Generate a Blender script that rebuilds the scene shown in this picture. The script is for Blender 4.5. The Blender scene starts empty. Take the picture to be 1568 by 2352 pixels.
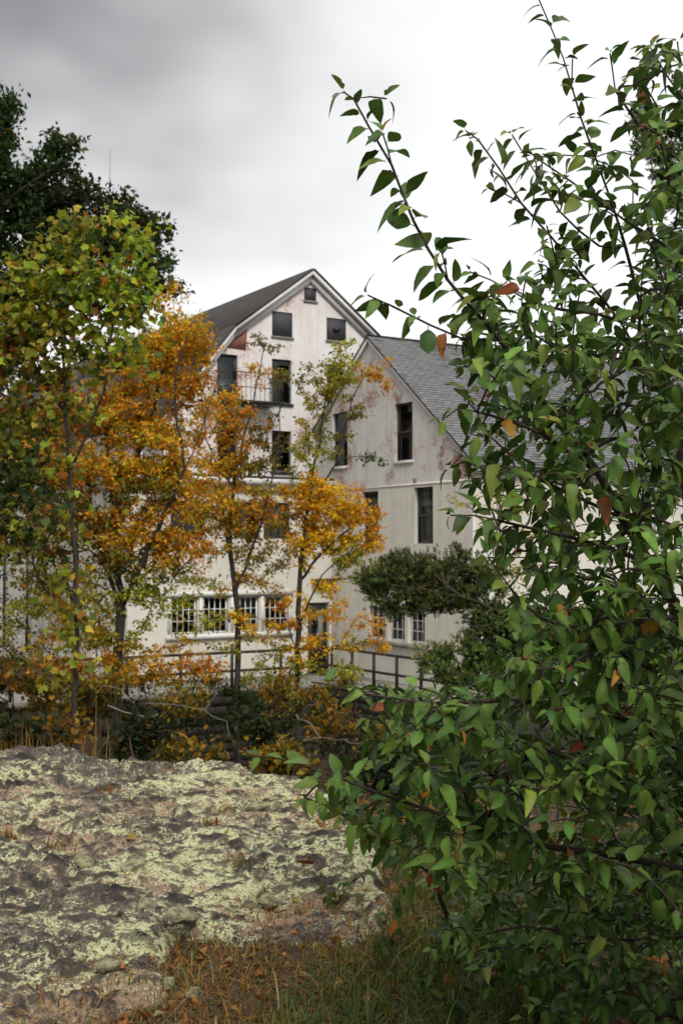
import bpy, math, random
import numpy as np
from mathutils import Vector, Matrix
from mathutils.geometry import tessellate_polygon
from mathutils.bvhtree import BVHTree

scene = bpy.context.scene
COL = scene.collection

# ------------------------------------------------------------------ camera
F_PX, CX, HORIZON = 1200.0, 341.0, 552.0      # focal length and horizon in pixels of the 682 x 1024 picture
EYE = 1.6
cam_data = bpy.data.cameras.new("camera")
cam = bpy.data.objects.new("camera", cam_data)
COL.objects.link(cam)
cam_data.sensor_fit = 'VERTICAL'
cam_data.sensor_height = 36.0
cam_data.lens = 36.0 * F_PX / 1024.0
cam_data.clip_start = 0.05
cam_data.clip_end = 3000
cam.location = (0, 0, EYE)
cam.rotation_euler = (math.radians(90) + math.atan((HORIZON - 512) / F_PX), 0, 0)
cam_data.dof.use_dof = True
cam_data.dof.focus_distance = 3.3
cam_data.dof.aperture_fstop = 11.0
scene.camera = cam

# ------------------------------------------------------------------ sky, sun, exposure
SUN_EL, SUN_AZ = math.radians(46), math.radians(165)     # azimuth clockwise from +Y: behind the camera
world = bpy.data.worlds.new("World")
scene.world = world
world.use_nodes = True
nt = world.node_tree
nt.nodes.clear()
N = nt.nodes.new
out = N("ShaderNodeOutputWorld"); bg = N("ShaderNodeBackground")
sky = N("ShaderNodeTexSky"); sky.sky_type = 'NISHITA'; sky.sun_disc = False
sky.sun_elevation = SUN_EL; sky.sun_rotation = SUN_AZ; sky.dust_density = 4.0
tc = N("ShaderNodeTexCoord"); sep = N("ShaderNodeSeparateXYZ")
nt.links.new(tc.outputs["Generated"], sep.inputs[0])
zc = N("ShaderNodeMath"); zc.operation = 'ADD'; zc.inputs[1].default_value = 0.30
zmax = N("ShaderNodeMath"); zmax.operation = 'MAXIMUM'; zmax.inputs[1].default_value = 0.0
nt.links.new(sep.outputs["Z"], zmax.inputs[0]); nt.links.new(zmax.outputs[0], zc.inputs[0])
dx = N("ShaderNodeMath"); dx.operation = 'DIVIDE'; dy = N("ShaderNodeMath"); dy.operation = 'DIVIDE'
nt.links.new(sep.outputs["X"], dx.inputs[0]); nt.links.new(zc.outputs[0], dx.inputs[1])
nt.links.new(sep.outputs["Y"], dy.inputs[0]); nt.links.new(zc.outputs[0], dy.inputs[1])
comb = N("ShaderNodeCombineXYZ")
nt.links.new(dx.outputs[0], comb.inputs[0]); nt.links.new(dy.outputs[0], comb.inputs[1])
cl = N("ShaderNodeTexNoise"); cl.noise_dimensions = '4D'
cl.inputs["Scale"].default_value = 0.55; cl.inputs["Detail"].default_value = 5.0
cl.inputs["Roughness"].default_value = 0.50; cl.inputs["W"].default_value = 25.8
drift = N("ShaderNodeVectorMath"); drift.operation = 'ADD'; drift.inputs[1].default_value = (.17, .22, 0)
nt.links.new(comb.outputs[0], drift.inputs[0]); nt.links.new(drift.outputs[0], cl.inputs["Vector"])
ramp = N("ShaderNodeValToRGB")
ramp.color_ramp.elements[0].position = 0.36; ramp.color_ramp.elements[0].color = (0.29, 0.288, 0.298, 1)
ramp.color_ramp.elements[1].position = 0.51; ramp.color_ramp.elements[1].color = (1.0, 1.0, 1.0, 1)
ramp.color_ramp.interpolation = 'EASE'
nt.links.new(cl.outputs["Fac"], ramp.inputs[0])
gain = N("ShaderNodeVectorMath"); gain.operation = 'SCALE'; gain.inputs["Scale"].default_value = 6.8
nt.links.new(ramp.outputs[0], gain.inputs[0])
mixs = N("ShaderNodeMix"); mixs.data_type = 'RGBA'; mixs.inputs["Factor"].default_value = 0.96   # thick cloud over the clear sky
nt.links.new(sky.outputs[0], mixs.inputs["A"]); nt.links.new(gain.outputs[0], mixs.inputs["B"])
nt.links.new(mixs.outputs["Result"], bg.inputs["Color"])
bg.inputs["Strength"].default_value = 0.10
nt.links.new(bg.outputs[0], out.inputs["Surface"])

sun_d = bpy.data.lights.new("sun", 'SUN')
sun_d.energy = 1.5; sun_d.angle = math.radians(20); sun_d.color = (1.0, 0.96, 0.9)
sun = bpy.data.objects.new("sun", sun_d); COL.objects.link(sun)
sdir = Vector((math.sin(SUN_AZ) * math.cos(SUN_EL), math.cos(SUN_AZ) * math.cos(SUN_EL), math.sin(SUN_EL)))
sun.rotation_euler = sdir.to_track_quat('Z', 'Y').to_euler()

scene.view_settings.view_transform = 'Standard'
scene.view_settings.look = 'None'
scene.view_settings.exposure = 0.62
scene.view_settings.gamma = 1.0
scene.view_settings.use_curve_mapping = False
scene.render.engine = 'CYCLES'
scene.cycles.use_denoising = True
scene.cycles.max_bounces = 5
scene.cycles.diffuse_bounces = 1
scene.cycles.transparent_max_bounces = 8
scene.cycles.sample_clamp_indirect = 4.0

rng = np.random.default_rng(11)
random.seed(5)

# ------------------------------------------------------------------ helpers: mesh and objects
K = 682.0 / 1568.0
def D(x, y, d):
    """A point at depth d metres on the line of sight of a spot measured on a 1568 x 2352 view of the photo."""
    return np.array([(x * K - CX) / F_PX * d, d, EYE + (HORIZON - y * K) / F_PX * d])

def norm(v):
    v = np.asarray(v, float)
    return v / np.maximum(np.linalg.norm(v, axis=-1, keepdims=True), 1e-9)

def mesh_arrays(name, verts, faces, mats=(), col=None, smooth=False, fmat=None):
    """faces: list of arrays (n,k) or list of tuples"""
    me = bpy.data.meshes.new(name)
    verts = np.asarray(verts, np.float32)
    if isinstance(faces, np.ndarray): faces = [faces]
    if faces and not isinstance(faces[0], np.ndarray):
        tot = np.array([len(f) for f in faces], np.int32)
        loops = np.array([i for f in faces for i in f], np.int32)
    else:
        tot = np.concatenate([np.full(len(f), f.shape[1], np.int32) for f in faces])
        loops = np.concatenate([f.reshape(-1) for f in faces]).astype(np.int32)
    me.vertices.add(len(verts)); me.vertices.foreach_set("co", verts.reshape(-1))
    me.loops.add(len(loops)); me.loops.foreach_set("vertex_index", loops)
    me.polygons.add(len(tot))
    start = np.zeros(len(tot), np.int32); start[1:] = np.cumsum(tot)[:-1]
    me.polygons.foreach_set("loop_start", start)
    if fmat is not None: me.polygons.foreach_set("material_index", np.asarray(fmat, np.int32))
    if smooth: me.polygons.foreach_set("use_smooth", np.ones(len(tot), bool))
    me.update(calc_edges=True)
    if col is not None:
        a = me.color_attributes.new("Col", 'FLOAT_COLOR', 'POINT')
        c = np.ones((len(verts), 4), np.float32); c[:, :3] = col
        a.data.foreach_set("color", c.reshape(-1))
    for m in mats: me.materials.append(m)
    return me

def link(name, me, parent=None):
    o = bpy.data.objects.new(name, me)
    COL.objects.link(o)
    if parent is not None: o.parent = parent
    return o

def tag(o, label=None, cat=None, group=None, kind=None):
    if label: o["label"] = label
    if cat: o["category"] = cat
    if group: o["group"] = group
    if kind: o["kind"] = kind
    return o

def empty(name, loc, label=None, cat=None, group=None):
    o = bpy.data.objects.new(name, None); COL.objects.link(o)
    o.location = tuple(float(v) for v in loc); o.empty_display_size = 0.3
    return tag(o, label, cat, group)

def root_loc(p):
    while p.parent is not None: p = p.parent
    return np.array(p.location)

class MB:
    """collects boxes, prisms and quads in world space"""
    def __init__(s): s.v = []; s.f = []
    def box8(s, c):
        b = len(s.v); s.v += [tuple(map(float, p)) for p in c]
        s.f += [tuple(b + i for i in q) for q in ((0,3,2,1),(4,5,6,7),(0,1,5,4),(1,2,6,5),(2,3,7,6),(3,0,4,7))]
    def poly(s, pts):
        b = len(s.v); s.v += [tuple(map(float, p)) for p in pts]; s.f.append(tuple(range(b, b + len(pts))))
    def prism(s, a, b, r, n=6, r2=None):
        a = np.asarray(a, float); b = np.asarray(b, float); t = norm(b - a)
        h = np.array([0, 0, 1.0]) if abs(t[2]) < .9 else np.array([1.0, 0, 0])
        x = norm(np.cross(t, h)); y = np.cross(t, x); r2 = r if r2 is None else r2
        k = len(s.v)
        for p, q in ((a, r), (b, r2)):
            for i in range(n):
                w = 2 * math.pi * i / n
                s.v.append(tuple(p + q * (math.cos(w) * x + math.sin(w) * y)))
        for i in range(n):
            j = (i + 1) % n; s.f.append((k + i, k + n + i, k + n + j, k + j))
        s.f.append(tuple(k + i for i in range(n))); s.f.append(tuple(k + n + i for i in reversed(range(n))))
    def build(s, name, mat, parent=None, bevel=0, smooth=False):
        off = root_loc(parent) if parent is not None else np.zeros(3)
        me = mesh_arrays(name, np.array(s.v) - off, s.f, (mat,), smooth=smooth)
        o = link(name, me, parent)
        if bevel:
            m = o.modifiers.new("bevel", 'BEVEL'); m.width = bevel; m.segments = 2; m.limit_method = 'ANGLE'
        return o

class Frame:
    """a wall plane: origin, horizontal axis u, outward normal n; z up"""
    def __init__(s, o, u, n): s.o = np.array([o[0], o[1], 0.0]); s.u = np.array([u[0], u[1], 0.0]); s.n = np.array([n[0], n[1], 0.0])
    def __call__(s, u, z, out=0.0): return s.o + u * s.u + out * s.n + np.array([0, 0, z + EYE])
    def box(s, mb, u0, u1, z0, z1, o0, o1):
        mb.box8([s(u0,z0,o0), s(u1,z0,o0), s(u1,z0,o1), s(u0,z0,o1), s(u0,z1,o0), s(u1,z1,o0), s(u1,z1,o1), s(u0,z1,o1)])

# ------------------------------------------------------------------ helpers: materials
def new_mat(name):
    m = bpy.data.materials.new(name); m.use_nodes = True
    t = m.node_tree; t.nodes.clear()
    o = t.nodes.new("ShaderNodeOutputMaterial"); p = t.nodes.new("ShaderNodeBsdfPrincipled")
    t.links.new(p.outputs[0], o.inputs["Surface"])
    return m, t, p, o
def nd(t, typ, **kw):
    n = t.nodes.new(typ)
    for k, v in kw.items():
        if k in n.inputs: n.inputs[k].default_value = v
        else: setattr(n, k, v)
    return n
def noise(t, scale, detail=6, rough=.6, vec=None, dist=0.0):
    n = nd(t, "ShaderNodeTexNoise", Scale=scale, Detail=detail, Roughness=rough, Distortion=dist)
    if vec is not None: t.links.new(vec, n.inputs["Vector"])
    return n.outputs["Fac"]
def rampn(t, fac, stops):
    r = t.nodes.new("ShaderNodeValToRGB"); e = r.color_ramp.elements
    while len(e) < len(stops): e.new(.5)
    for i, (p, c) in enumerate(stops):
        e[i].position = p; e[i].color = (c, c, c, 1) if not hasattr(c, '__len__') else (*c, 1)
    t.links.new(fac, r.inputs[0]); return r.outputs[0]
def mixc(t, fac, a, b, mode='MIX'):
    m = t.nodes.new("ShaderNodeMix"); m.data_type = 'RGBA'; m.blend_type = mode
    for k, v in (("Factor", fac), ("A", a), ("B", b)):
        s = m.inputs[k]
        if hasattr(v, "is_output") : t.links.new(v, s)
        elif hasattr(v, '__len__'): s.default_value = (*v, 1)
        else: s.default_value = v
    return m.outputs["Result"]
def mathn(t, op, a, b=0.0):
    m = t.nodes.new("ShaderNodeMath"); m.operation = op
    for i, v in enumerate((a, b)):
        if hasattr(v, "is_output"): t.links.new(v, m.inputs[i])
        else: m.inputs[i].default_value = v
    return m.outputs[0]
def bump(t, p, h, strength=.4, dist=.02):
    b = nd(t, "ShaderNodeBump", Strength=strength, Distance=dist)
    t.links.new(h, b.inputs["Height"]); t.links.new(b.outputs[0], p.inputs["Normal"])
def objcoord(t):
    return t.nodes.new("ShaderNodeTexCoord").outputs["Object"]

def plain(name, c, rough=.7, var=.25, scale=3.0, metallic=0.0, bumps=.15):
    m, t, p, o = new_mat(name); v = objcoord(t)
    f = noise(t, scale, 8, .65, v)
    a = tuple(x * (1 - var) for x in c); b = tuple(min(1, x * (1 + var)) for x in c)
    t.links.new(rampn(t, f, [(.3, a), (.7, b)]), p.inputs["Base Color"])
    p.inputs["Roughness"].default_value = rough; p.inputs["Metallic"].default_value = metallic
    bump(t, p, noise(t, scale * 9, 4, .6, v), bumps, .01)
    return m

def leaf_mat(name, trans=.35, rough=.5, spec=.35, spots=False, veins=0.0):
    m, t, p, o = new_mat(name)
    at = nd(t, "ShaderNodeAttribute", attribute_name="Col"); v = objcoord(t)
    f = noise(t, 9.0, 5, .6, v)
    c = mixc(t, .8, at.outputs["Color"], rampn(t, f, [(.3, .62), (.7, 1.25)]), 'MULTIPLY')
    if spots:
        n2 = noise(t, 42.0, 2, .5, v); s = rampn(t, n2, [(.675, 0.0), (.69, 1.0)])
        n3 = noise(t, 3.0, 2, .5, v)
        c = mixc(t, s, c, rampn(t, n3, [(.42, (.07, .035, .012)), (.6, (.26, .03, .015))]))
        n4 = noise(t, 14.0, 4, .6, v)
        c = mixc(t, rampn(t, n4, [(.55, 0.0), (.75, .6)]), c, (.16, .19, .03))
    t.links.new(c, p.inputs["Base Color"])
    p.inputs["Roughness"].default_value = rough; p.inputs["Specular IOR Level"].default_value = spec
    tr = nd(t, "ShaderNodeBsdfTranslucent"); t.links.new(mixc(t, .5, c, (1.0, .93, .4), 'MULTIPLY') if not spots else c, tr.inputs["Color"])
    mx = nd(t, "ShaderNodeMixShader", Fac=trans)
    t.links.new(p.outputs[0], mx.inputs[1]); t.links.new(tr.outputs[0], mx.inputs[2])
    t.links.new(mx.outputs[0], o.inputs["Surface"])
    if spots:
        bump(t, p, noise(t, 160.0, 3, .6, v), .25, .002)
    return m

def bark_mat(name, c1, c2, scale=12):
    m, t, p, o = new_mat(name); v = objcoord(t)
    mp = nd(t, "ShaderNodeMapping"); mp.inputs["Scale"].default_value = (1, 1, .3); t.links.new(v, mp.inputs[0])
    f = noise(t, scale, 8, .7, mp.outputs[0])
    t.links.new(rampn(t, f, [(.3, c1), (.72, c2)]), p.inputs["Base Color"])
    p.inputs["Roughness"].default_value = .9
    bump(t, p, f, .6, .02)
    return m

# painted brick and stucco
def wall_mat(name, paint, paint2, brick, peel=(.62, .74), courses=True, pscale=.55, grime=.35, pink=.0):
    m, t, p, o = new_mat(name); v = objcoord(t)
    mp = nd(t, "ShaderNodeMapping"); t.links.new(v, mp.inputs[0])
    mp.inputs["Rotation"].default_value = (0, 0, -math.atan2(.525, .851))     # turn object space onto the walls
    rot = mp.outputs[0]
    s = nd(t, "ShaderNodeSeparateXYZ"); t.links.new(rot, s.inputs[0])
    along = mathn(t, 'ADD', s.outputs[0], s.outputs[1])
    cb = nd(t, "ShaderNodeCombineXYZ"); t.links.new(along, cb.inputs[0]); t.links.new(s.outputs[2], cb.inputs[1])
    br = nd(t, "ShaderNodeTexBrick", Scale=1.0)
    br.inputs["Brick Width"].default_value = .215; br.inputs["Row Height"].default_value = .072
    br.inputs["Mortar Size"].default_value = .008; br.inputs["Mortar Smooth"].default_value = .3
    br.inputs["Color1"].default_value = (*brick, 1); br.inputs["Color2"].default_value = (brick[0]*.65, brick[1]*.6, brick[2]*.6, 1)
    br.inputs["Mortar"].default_value = (.42, .36, .31, 1)
    t.links.new(cb.outputs[0], br.inputs["Vector"])
    big = noise(t, pscale, 8, .62, rot, .4)
    fine = noise(t, 9.0, 8, .75, rot)
    mid = noise(t, 2.2, 6, .65, rot)
    base = mixc(t, rampn(t, mid, [(.3, 0.0), (.7, 1.0)]), paint, paint2)
    # streaks of grime that run down the paint
    st = nd(t, "ShaderNodeMapping"); st.inputs["Scale"].default_value = (3.0, 3.0, .22); t.links.new(rot, st.inputs[0])
    streak = noise(t, 1.3, 7, .7, st.outputs[0])
    base = mixc(t, rampn(t, streak, [(.5, 0.0), (.82, grime)]), base, (.34, .30, .24))
    # peeling paint
    pk = mathn(t, 'ADD', mathn(t, 'MULTIPLY', big, .72), mathn(t, 'MULTIPLY', fine, .34))
    mask = rampn(t, pk, [(peel[0], 0.0), (peel[1], 1.0)])
    if pink:
        base = mixc(t, rampn(t, big, [(.42, 0.0), (.68, pink)]), base, (.66, .42, .37))
    c = mixc(t, mask, base, br.outputs["Color"])
    t.links.new(c, p.inputs["Base Color"])
    p.inputs["Roughness"].default_value = .85; p.inputs["Specular IOR Level"].default_value = .2
    h = mathn(t, 'ADD', mathn(t, 'MULTIPLY', br.outputs["Fac"], -1.0 if courses else -.25), mathn(t, 'MULTIPLY', fine, .5))
    bump(t, p, h, .45, .012)
    return m

M = {}
M['gable'] = wall_mat("white_painted_gable", (.88, .865, .85), (.78, .76, .74), (.42, .15, .10), (.575, .635), True, .42, .5, .4)
M['wing'] = wall_mat("painted_brick_wing", (.76, .745, .71), (.63, .615, .58), (.36, .14, .095), (.555, .64), True, .6, .6, .3)
M['stucco'] = wall_mat("white_stucco_lower", (.78, .745, .66), (.68, .65, .57), (.36, .17, .11), (.62, .72), False, .5, .55, .0)
M['redbrick'] = wall_mat("bare_red_brick", (.30, .075, .035), (.24, .055, .03), (.32, .08, .04), (.2, .5), True, .5, .2, 0)
M['trim'] = plain("white_trim_paint", (.78, .77, .74), .6, .10, 2.0)
M['frame_dark'] = plain("dark_window_frame", (.03, .032, .036), .5, .3, 5)
M['board'] = plain("grey_window_board", (.055, .055, .062), .75, .25, 2.0)
M['curtain'] = plain("pale_curtain", (.68, .64, .50), .9, .08, 3)
M['interior'] = plain("dark_interior", (.03, .028, .025), .95, .3, 1.0)
M['iron'] = plain("black_iron", (.018, .018, .02), .55, .4, 6)
M['rust_iron'] = plain("dark_rusted_iron", (.026, .018, .014), .7, .5, 6)
M['concrete'] = plain("weathered_concrete", (.26, .25, .21), .9, .35, 1.5)
M['stone'] = plain("dark_retaining_stone", (.030, .028, .022), .95, .5, 1.8, bumps=.5)
M['pipe'] = plain("galvanised_pipe", (.45, .47, .5), .4, .15, 3)
M['mast'] = plain("faded_red_mast", (.30, .20, .20), .6, .2, .1)
def glass_mat():
    m, t, p, o = new_mat("window_glass")
    gl = nd(t, "ShaderNodeBsdfGlossy", Roughness=.04); gl.inputs["Color"].default_value = (.85, .9, .92, 1)
    tr = nd(t, "ShaderNodeBsdfTransparent"); tr.inputs["Color"].default_value = (.55, .57, .56, 1)
    fr = nd(t, "ShaderNodeFresnel", IOR=1.5); v = objcoord(t)
    mx = nd(t, "ShaderNodeMixShader")
    t.links.new(fr.outputs[0], mx.inputs[0]); t.links.new(tr.outputs[0], mx.inputs[1]); t.links.new(gl.outputs[0], mx.inputs[2])
    b = nd(t, "ShaderNodeBump", Strength=.08, Distance=.02); t.links.new(noise(t, 2.5, 2, .5, v), b.inputs["Height"])
    t.links.new(b.outputs[0], gl.inputs["Normal"])
    t.links.new(mx.outputs[0], o.inputs["Surface"])
    return m
M['glass'] = glass_mat()
def shingle_mat(name, c, attr):
    m, t, p, o = new_mat(name); v = objcoord(t)
    f = noise(t, 1.1, 7, .65, v); g = noise(t, 60, 3, .7, v)
    col = rampn(t, f, [(.3, tuple(x * .75 for x in c)), (.72, tuple(x * 1.25 for x in c))])
    if attr:
        at = nd(t, "ShaderNodeAttribute", attribute_name="Col")
        col = mixc(t, 1.0, col, at.outputs["Color"], 'MULTIPLY')
    else:
        wv = nd(t, "ShaderNodeMapping"); wv.inputs["Rotation"].default_value = (0, 0, -math.atan2(.525, .851)); t.links.new(v, wv.inputs[0])
        s = nd(t, "ShaderNodeSeparateXYZ"); t.links.new(wv.outputs[0], s.inputs[0])
        cb = nd(t, "ShaderNodeCombineXYZ"); t.links.new(s.outputs[1], cb.inputs[0]); t.links.new(s.outputs[2], cb.inputs[1])
        br = nd(t, "ShaderNodeTexBrick", Scale=1.0); br.inputs["Brick Width"].default_value = .32; br.inputs["Row Height"].default_value = .1
        br.inputs["Mortar Size"].default_value = .012
        br.inputs["Color1"].default_value = (1, 1, 1, 1); br.inputs["Color2"].default_value = (.7, .7, .7, 1); br.inputs["Mortar"].default_value = (.35, .35, .35, 1)
        t.links.new(cb.outputs[0], br.inputs["Vector"])
        col = mixc(t, .85, col, br.outputs["Color"], 'MULTIPLY')
        stain = noise(t, .5, 6, .7, v)
        col = mixc(t, rampn(t, stain, [(.5, 0.0), (.75, .45)]), col, (.10, .075, .06))
    t.links.new(col, p.inputs["Base Color"]); p.inputs["Roughness"].default_value = .9
    bump(t, p, g, .4, .006)
    return m
M['shingle'] = shingle_mat("grey_asphalt_shingle", (.20, .20, .205), True)
M['roof_dark'] = shingle_mat("dark_brown_roofing", (.062, .056, .054), False)
M['bark_dark'] = bark_mat("dark_bark", (.018, .014, .010), (.06, .048, .036))
M['bark_grey'] = bark_mat("grey_bark", (.05, .042, .034), (.16, .14, .115))
M['bark_red'] = bark_mat("reddish_twig_bark", (.022, .014, .010), (.085, .058, .042), 40)
M['bark_mottled'] = bark_mat("mottled_sycamore_bark", (.018, .016, .012), (.22, .19, .15), 7)
M['bark_dead'] = bark_mat("bleached_dead_wood", (.10, .09, .075), (.24, .22, .19))
M['leaf_far'] = leaf_mat("autumn_leaf", .48, .55, .25)
M['leaf_apple'] = leaf_mat("apple_leaf", .18, .48, .22, True)
M['leaf_cedar'] = leaf_mat("cedar_scale_leaf", .12, .6, .2)
M['grass'] = leaf_mat("grass_blade", .3, .55, .25)

def ground_mat():
    m, t, p, o = new_mat("soil_and_leaf_litter"); v = objcoord(t)
    a = noise(t, .6, 6, .6, v); b = noise(t, 7, 8, .7, v); c = noise(t, 40, 6, .7, v)
    col = mixc(t, rampn(t, b, [(.35, 0.0), (.65, 1.0)]), (.028, .020, .012), (.085, .055, .028))
    col = mixc(t, rampn(t, c, [(.55, 0.0), (.7, .8)]), col, (.16, .10, .05))
    col = mixc(t, rampn(t, a, [(.45, 0.0), (.65, .6)]), col, (.035, .045, .015))
    t.links.new(col, p.inputs["Base Color"]); p.inputs["Roughness"].default_value = .95
    bump(t, p, mathn(t, 'ADD', b, c), .7, .03)
    return m
M['ground'] = ground_mat()
def rock_mat():
    m, t, p, o = new_mat("lichen_covered_rock"); v = objcoord(t)
    n1 = noise(t, 1.7, 5, .6, v); n2 = noise(t, 27, 10, .72, v, .4); n3 = noise(t, 85, 6, .75, v); n4 = noise(t, 6.5, 8, .72, v, .5)
    n5 = noise(t, .9, 5, .6, v); n6 = noise(t, 33, 6, .7, v, .3)
    rock = mixc(t, rampn(t, n4, [(.38, 0.0), (.62, 1.0)]), (.050, .044, .040), (.21, .165, .130))
    rock = mixc(t, rampn(t, n3, [(.45, 0.0), (.72, .55)]), rock, (.40, .31, .25))
    rock = mixc(t, rampn(t, n6, [(.55, 0.0), (.60, .9)]), rock, (.028, .024, .024))
    dirt = mixc(t, rampn(t, n3, [(.35, 0.0), (.65, 1.0)]), (.24, .155, .09), (.54, .39, .27))
    rock = mixc(t, rampn(t, mathn(t, 'ADD', mathn(t, 'MULTIPLY', n5, .7), mathn(t, 'MULTIPLY', n4, .3)), [(.475, 0.0), (.53, .9)]), rock, dirt)
    lich = mixc(t, rampn(t, n3, [(.3, 0.0), (.7, 1.0)]), (.46, .48, .24), (.80, .80, .48))
    # big patches decide where lichen is thick, fine noise gives it crumbly edges
    lm = mathn(t, 'ADD', mathn(t, 'MULTIPLY', n1, .40), mathn(t, 'ADD', mathn(t, 'MULTIPLY', n2, .80), mathn(t, 'MULTIPLY', n3, .22)))
    s = nd(t, "ShaderNodeSeparateXYZ"); t.links.new(v, s.inputs[0])
    side = rampn(t, mathn(t, 'MULTIPLY', mathn(t, 'ADD', s.outputs[0], 4.0), .25), [(.20, 0.0), (.85, .075)])  # thicker growth on the outcrop's right shoulder
    lm = mathn(t, 'ADD', lm, side)
    c = mixc(t, rampn(t, lm, [(.772, 0.0), (.784, 1.0)]), rock, lich)
    c = mixc(t, rampn(t, noise(t, 27, 7, .7, v, .4), [(.585, 0.0), (.62, .92)]), c, (.035, .029, .028))
    c = mixc(t, rampn(t, noise(t, 62, 6, .7, v, .3), [(.57, 0.0), (.60, .85)]), c, (.040, .034, .030))
    c = mixc(t, rampn(t, noise(t, 48, 6, .7, v, .3), [(.60, 0.0), (.63, .8)]), c, (.42, .34, .27))
    at = nd(t, "ShaderNodeAttribute", attribute_name="Col")
    bare = mixc(t, rampn(t, n4, [(.35, 0.0), (.65, 1.0)]), (.024, .022, .021), (.125, .100, .085))
    bm_ = mathn(t, 'MULTIPLY', at.outputs["Fac"], rampn(t, n2, [(.38, 0.0), (.46, 1.0)]))
    c = mixc(t, bm_, c, bare)
    t.links.new(c, p.inputs["Base Color"]); p.inputs["Roughness"].default_value = .93; p.inputs["Specular IOR Level"].default_value = .2
    bump(t, p, mathn(t, 'ADD', mathn(t, 'MULTIPLY', n2, 1.6), mathn(t, 'ADD', n3, mathn(t, 'MULTIPLY', n6, 1.2))), .75, .016)
    return m
M['rock'] = rock_mat()

# ------------------------------------------------------------------ numpy noise
def _hash(ix, iy, seed):
    h = (ix.astype(np.int64) * 374761393 + iy.astype(np.int64) * 668265263 + seed * 974711) & 0xffffffff
    h = ((h ^ (h >> 13)) * 1274126177) & 0xffffffff
    return ((h ^ (h >> 16)) & 0xffff) / 65535.0
def vnoise(x, y, seed=0):
    ix = np.floor(x); iy = np.floor(y); fx = x - ix; fy = y - iy
    fx = fx * fx * (3 - 2 * fx); fy = fy * fy * (3 - 2 * fy)
    a = _hash(ix, iy, seed); b = _hash(ix + 1, iy, seed); c = _hash(ix, iy + 1, seed); d = _hash(ix + 1, iy + 1, seed)
    return (a * (1 - fx) + b * fx) * (1 - fy) + (c * (1 - fx) + d * fx) * fy
def fbm(x, y, o=4, seed=0):
    r = 0; a = .5
    for i in range(o):
        r = r + a * (vnoise(x, y, seed + i * 17) - .5) * 2; x = x * 2.03; y = y * 2.03; a *= .5
    return r
def worley(x, y, seed=0):
    ix = np.floor(x); iy = np.floor(y); f1 = np.full(x.shape, 9.0); f2 = f1.copy(); idv = np.zeros(x.shape)
    for a in (-1, 0, 1):
        for b in (-1, 0, 1):
            cx = ix + a; cy = iy + b
            px = cx + _hash(cx, cy, seed); py = cy + _hash(cx, cy, seed + 7)
            d = np.hypot(px - x, py - y); i = _hash(cx, cy, seed + 13)
            n1 = d < f1
            f2 = np.where(n1, f1, np.minimum(f2, d)); idv = np.where(n1, i, idv); f1 = np.where(n1, d, f1)
    return f1, f2, idv
def sstep(a, b, x):
    t = np.clip((x - a) / (b - a), 0, 1); return t * t * (3 - 2 * t)

# ------------------------------------------------------------------ setting: ground, rock, path
d1 = np.array([.851, .525]); d2 = np.array([.525, -.851])
CA = np.array([-.33, 42.2]); CG = CA - 1.2 * d2
PATH_Z, BASE_Z = -4.2, -4.3               # below the camera
WALK, WALK2 = 2.7, 1.7                    # walkway widths along the two walls

def terrain(x, y):
    h = fbm(x * .5, y * .5, 4, 3) * .05 + fbm(x * 3, y * 3, 3, 9) * .012
    edge = 9.0 + .35 * np.sin(x * .6) - 1.5 * sstep(-2.0, -.2, x) + np.clip(x - 1.2, 0, 30) * .6
    rav = sstep(edge, edge + 5.0, y) * -6.6
    h = h + rav + sstep(edge, edge + 6, y) * fbm(x * .25, y * .25, 4, 21) * .5
    u = (x - CA[0]) * d1[0] + (y - CA[1]) * d1[1]; v = (x - CA[0]) * d2[0] + (y - CA[1]) * d2[1]
    plat = np.maximum(1 - sstep(WALK - .1, WALK + .15, v), sstep(-WALK2 - .15, -WALK2 + .1, u) * sstep(24, 28, y))
    plat = plat * sstep(22, 26, y)
    lev = PATH_Z + EYE - .12
    h = h * (1 - plat) + lev * plat
    far = sstep(70, 200, np.hypot(x, y)); 
    return h * (1 - far) + (lev) * far

def axis(dense, step, far, k=1.28):
    a, b = dense; core = list(np.arange(a, b + 1e-6, step)); s = step; lo = []; hi = []
    q = a
    while q > -far: s *= k; q -= s; lo.append(q)
    s = step; q = b
    while q < far: s *= k; q += s; hi.append(q)
    return np.array(lo[::-1] + core + hi)
gx = axis((-14, 12), .22, 900); gy = axis((1, 46), .22, 900)
X, Y = np.meshgrid(gx, gy)
Z = terrain(X, Y)
def grid_faces(ny, nx):
    i = np.arange(ny - 1)[:, None] * nx + np.arange(nx - 1)[None]
    i = i.reshape(-1); return np.stack([i, i + 1, i + nx + 1, i + nx], 1)
me = mesh_arrays("ground", np.stack([X, Y, Z], -1).reshape(-1, 3), grid_faces(*X.shape), (M['ground'],), smooth=True)
tag(link("ground", me), kind="structure")

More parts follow.
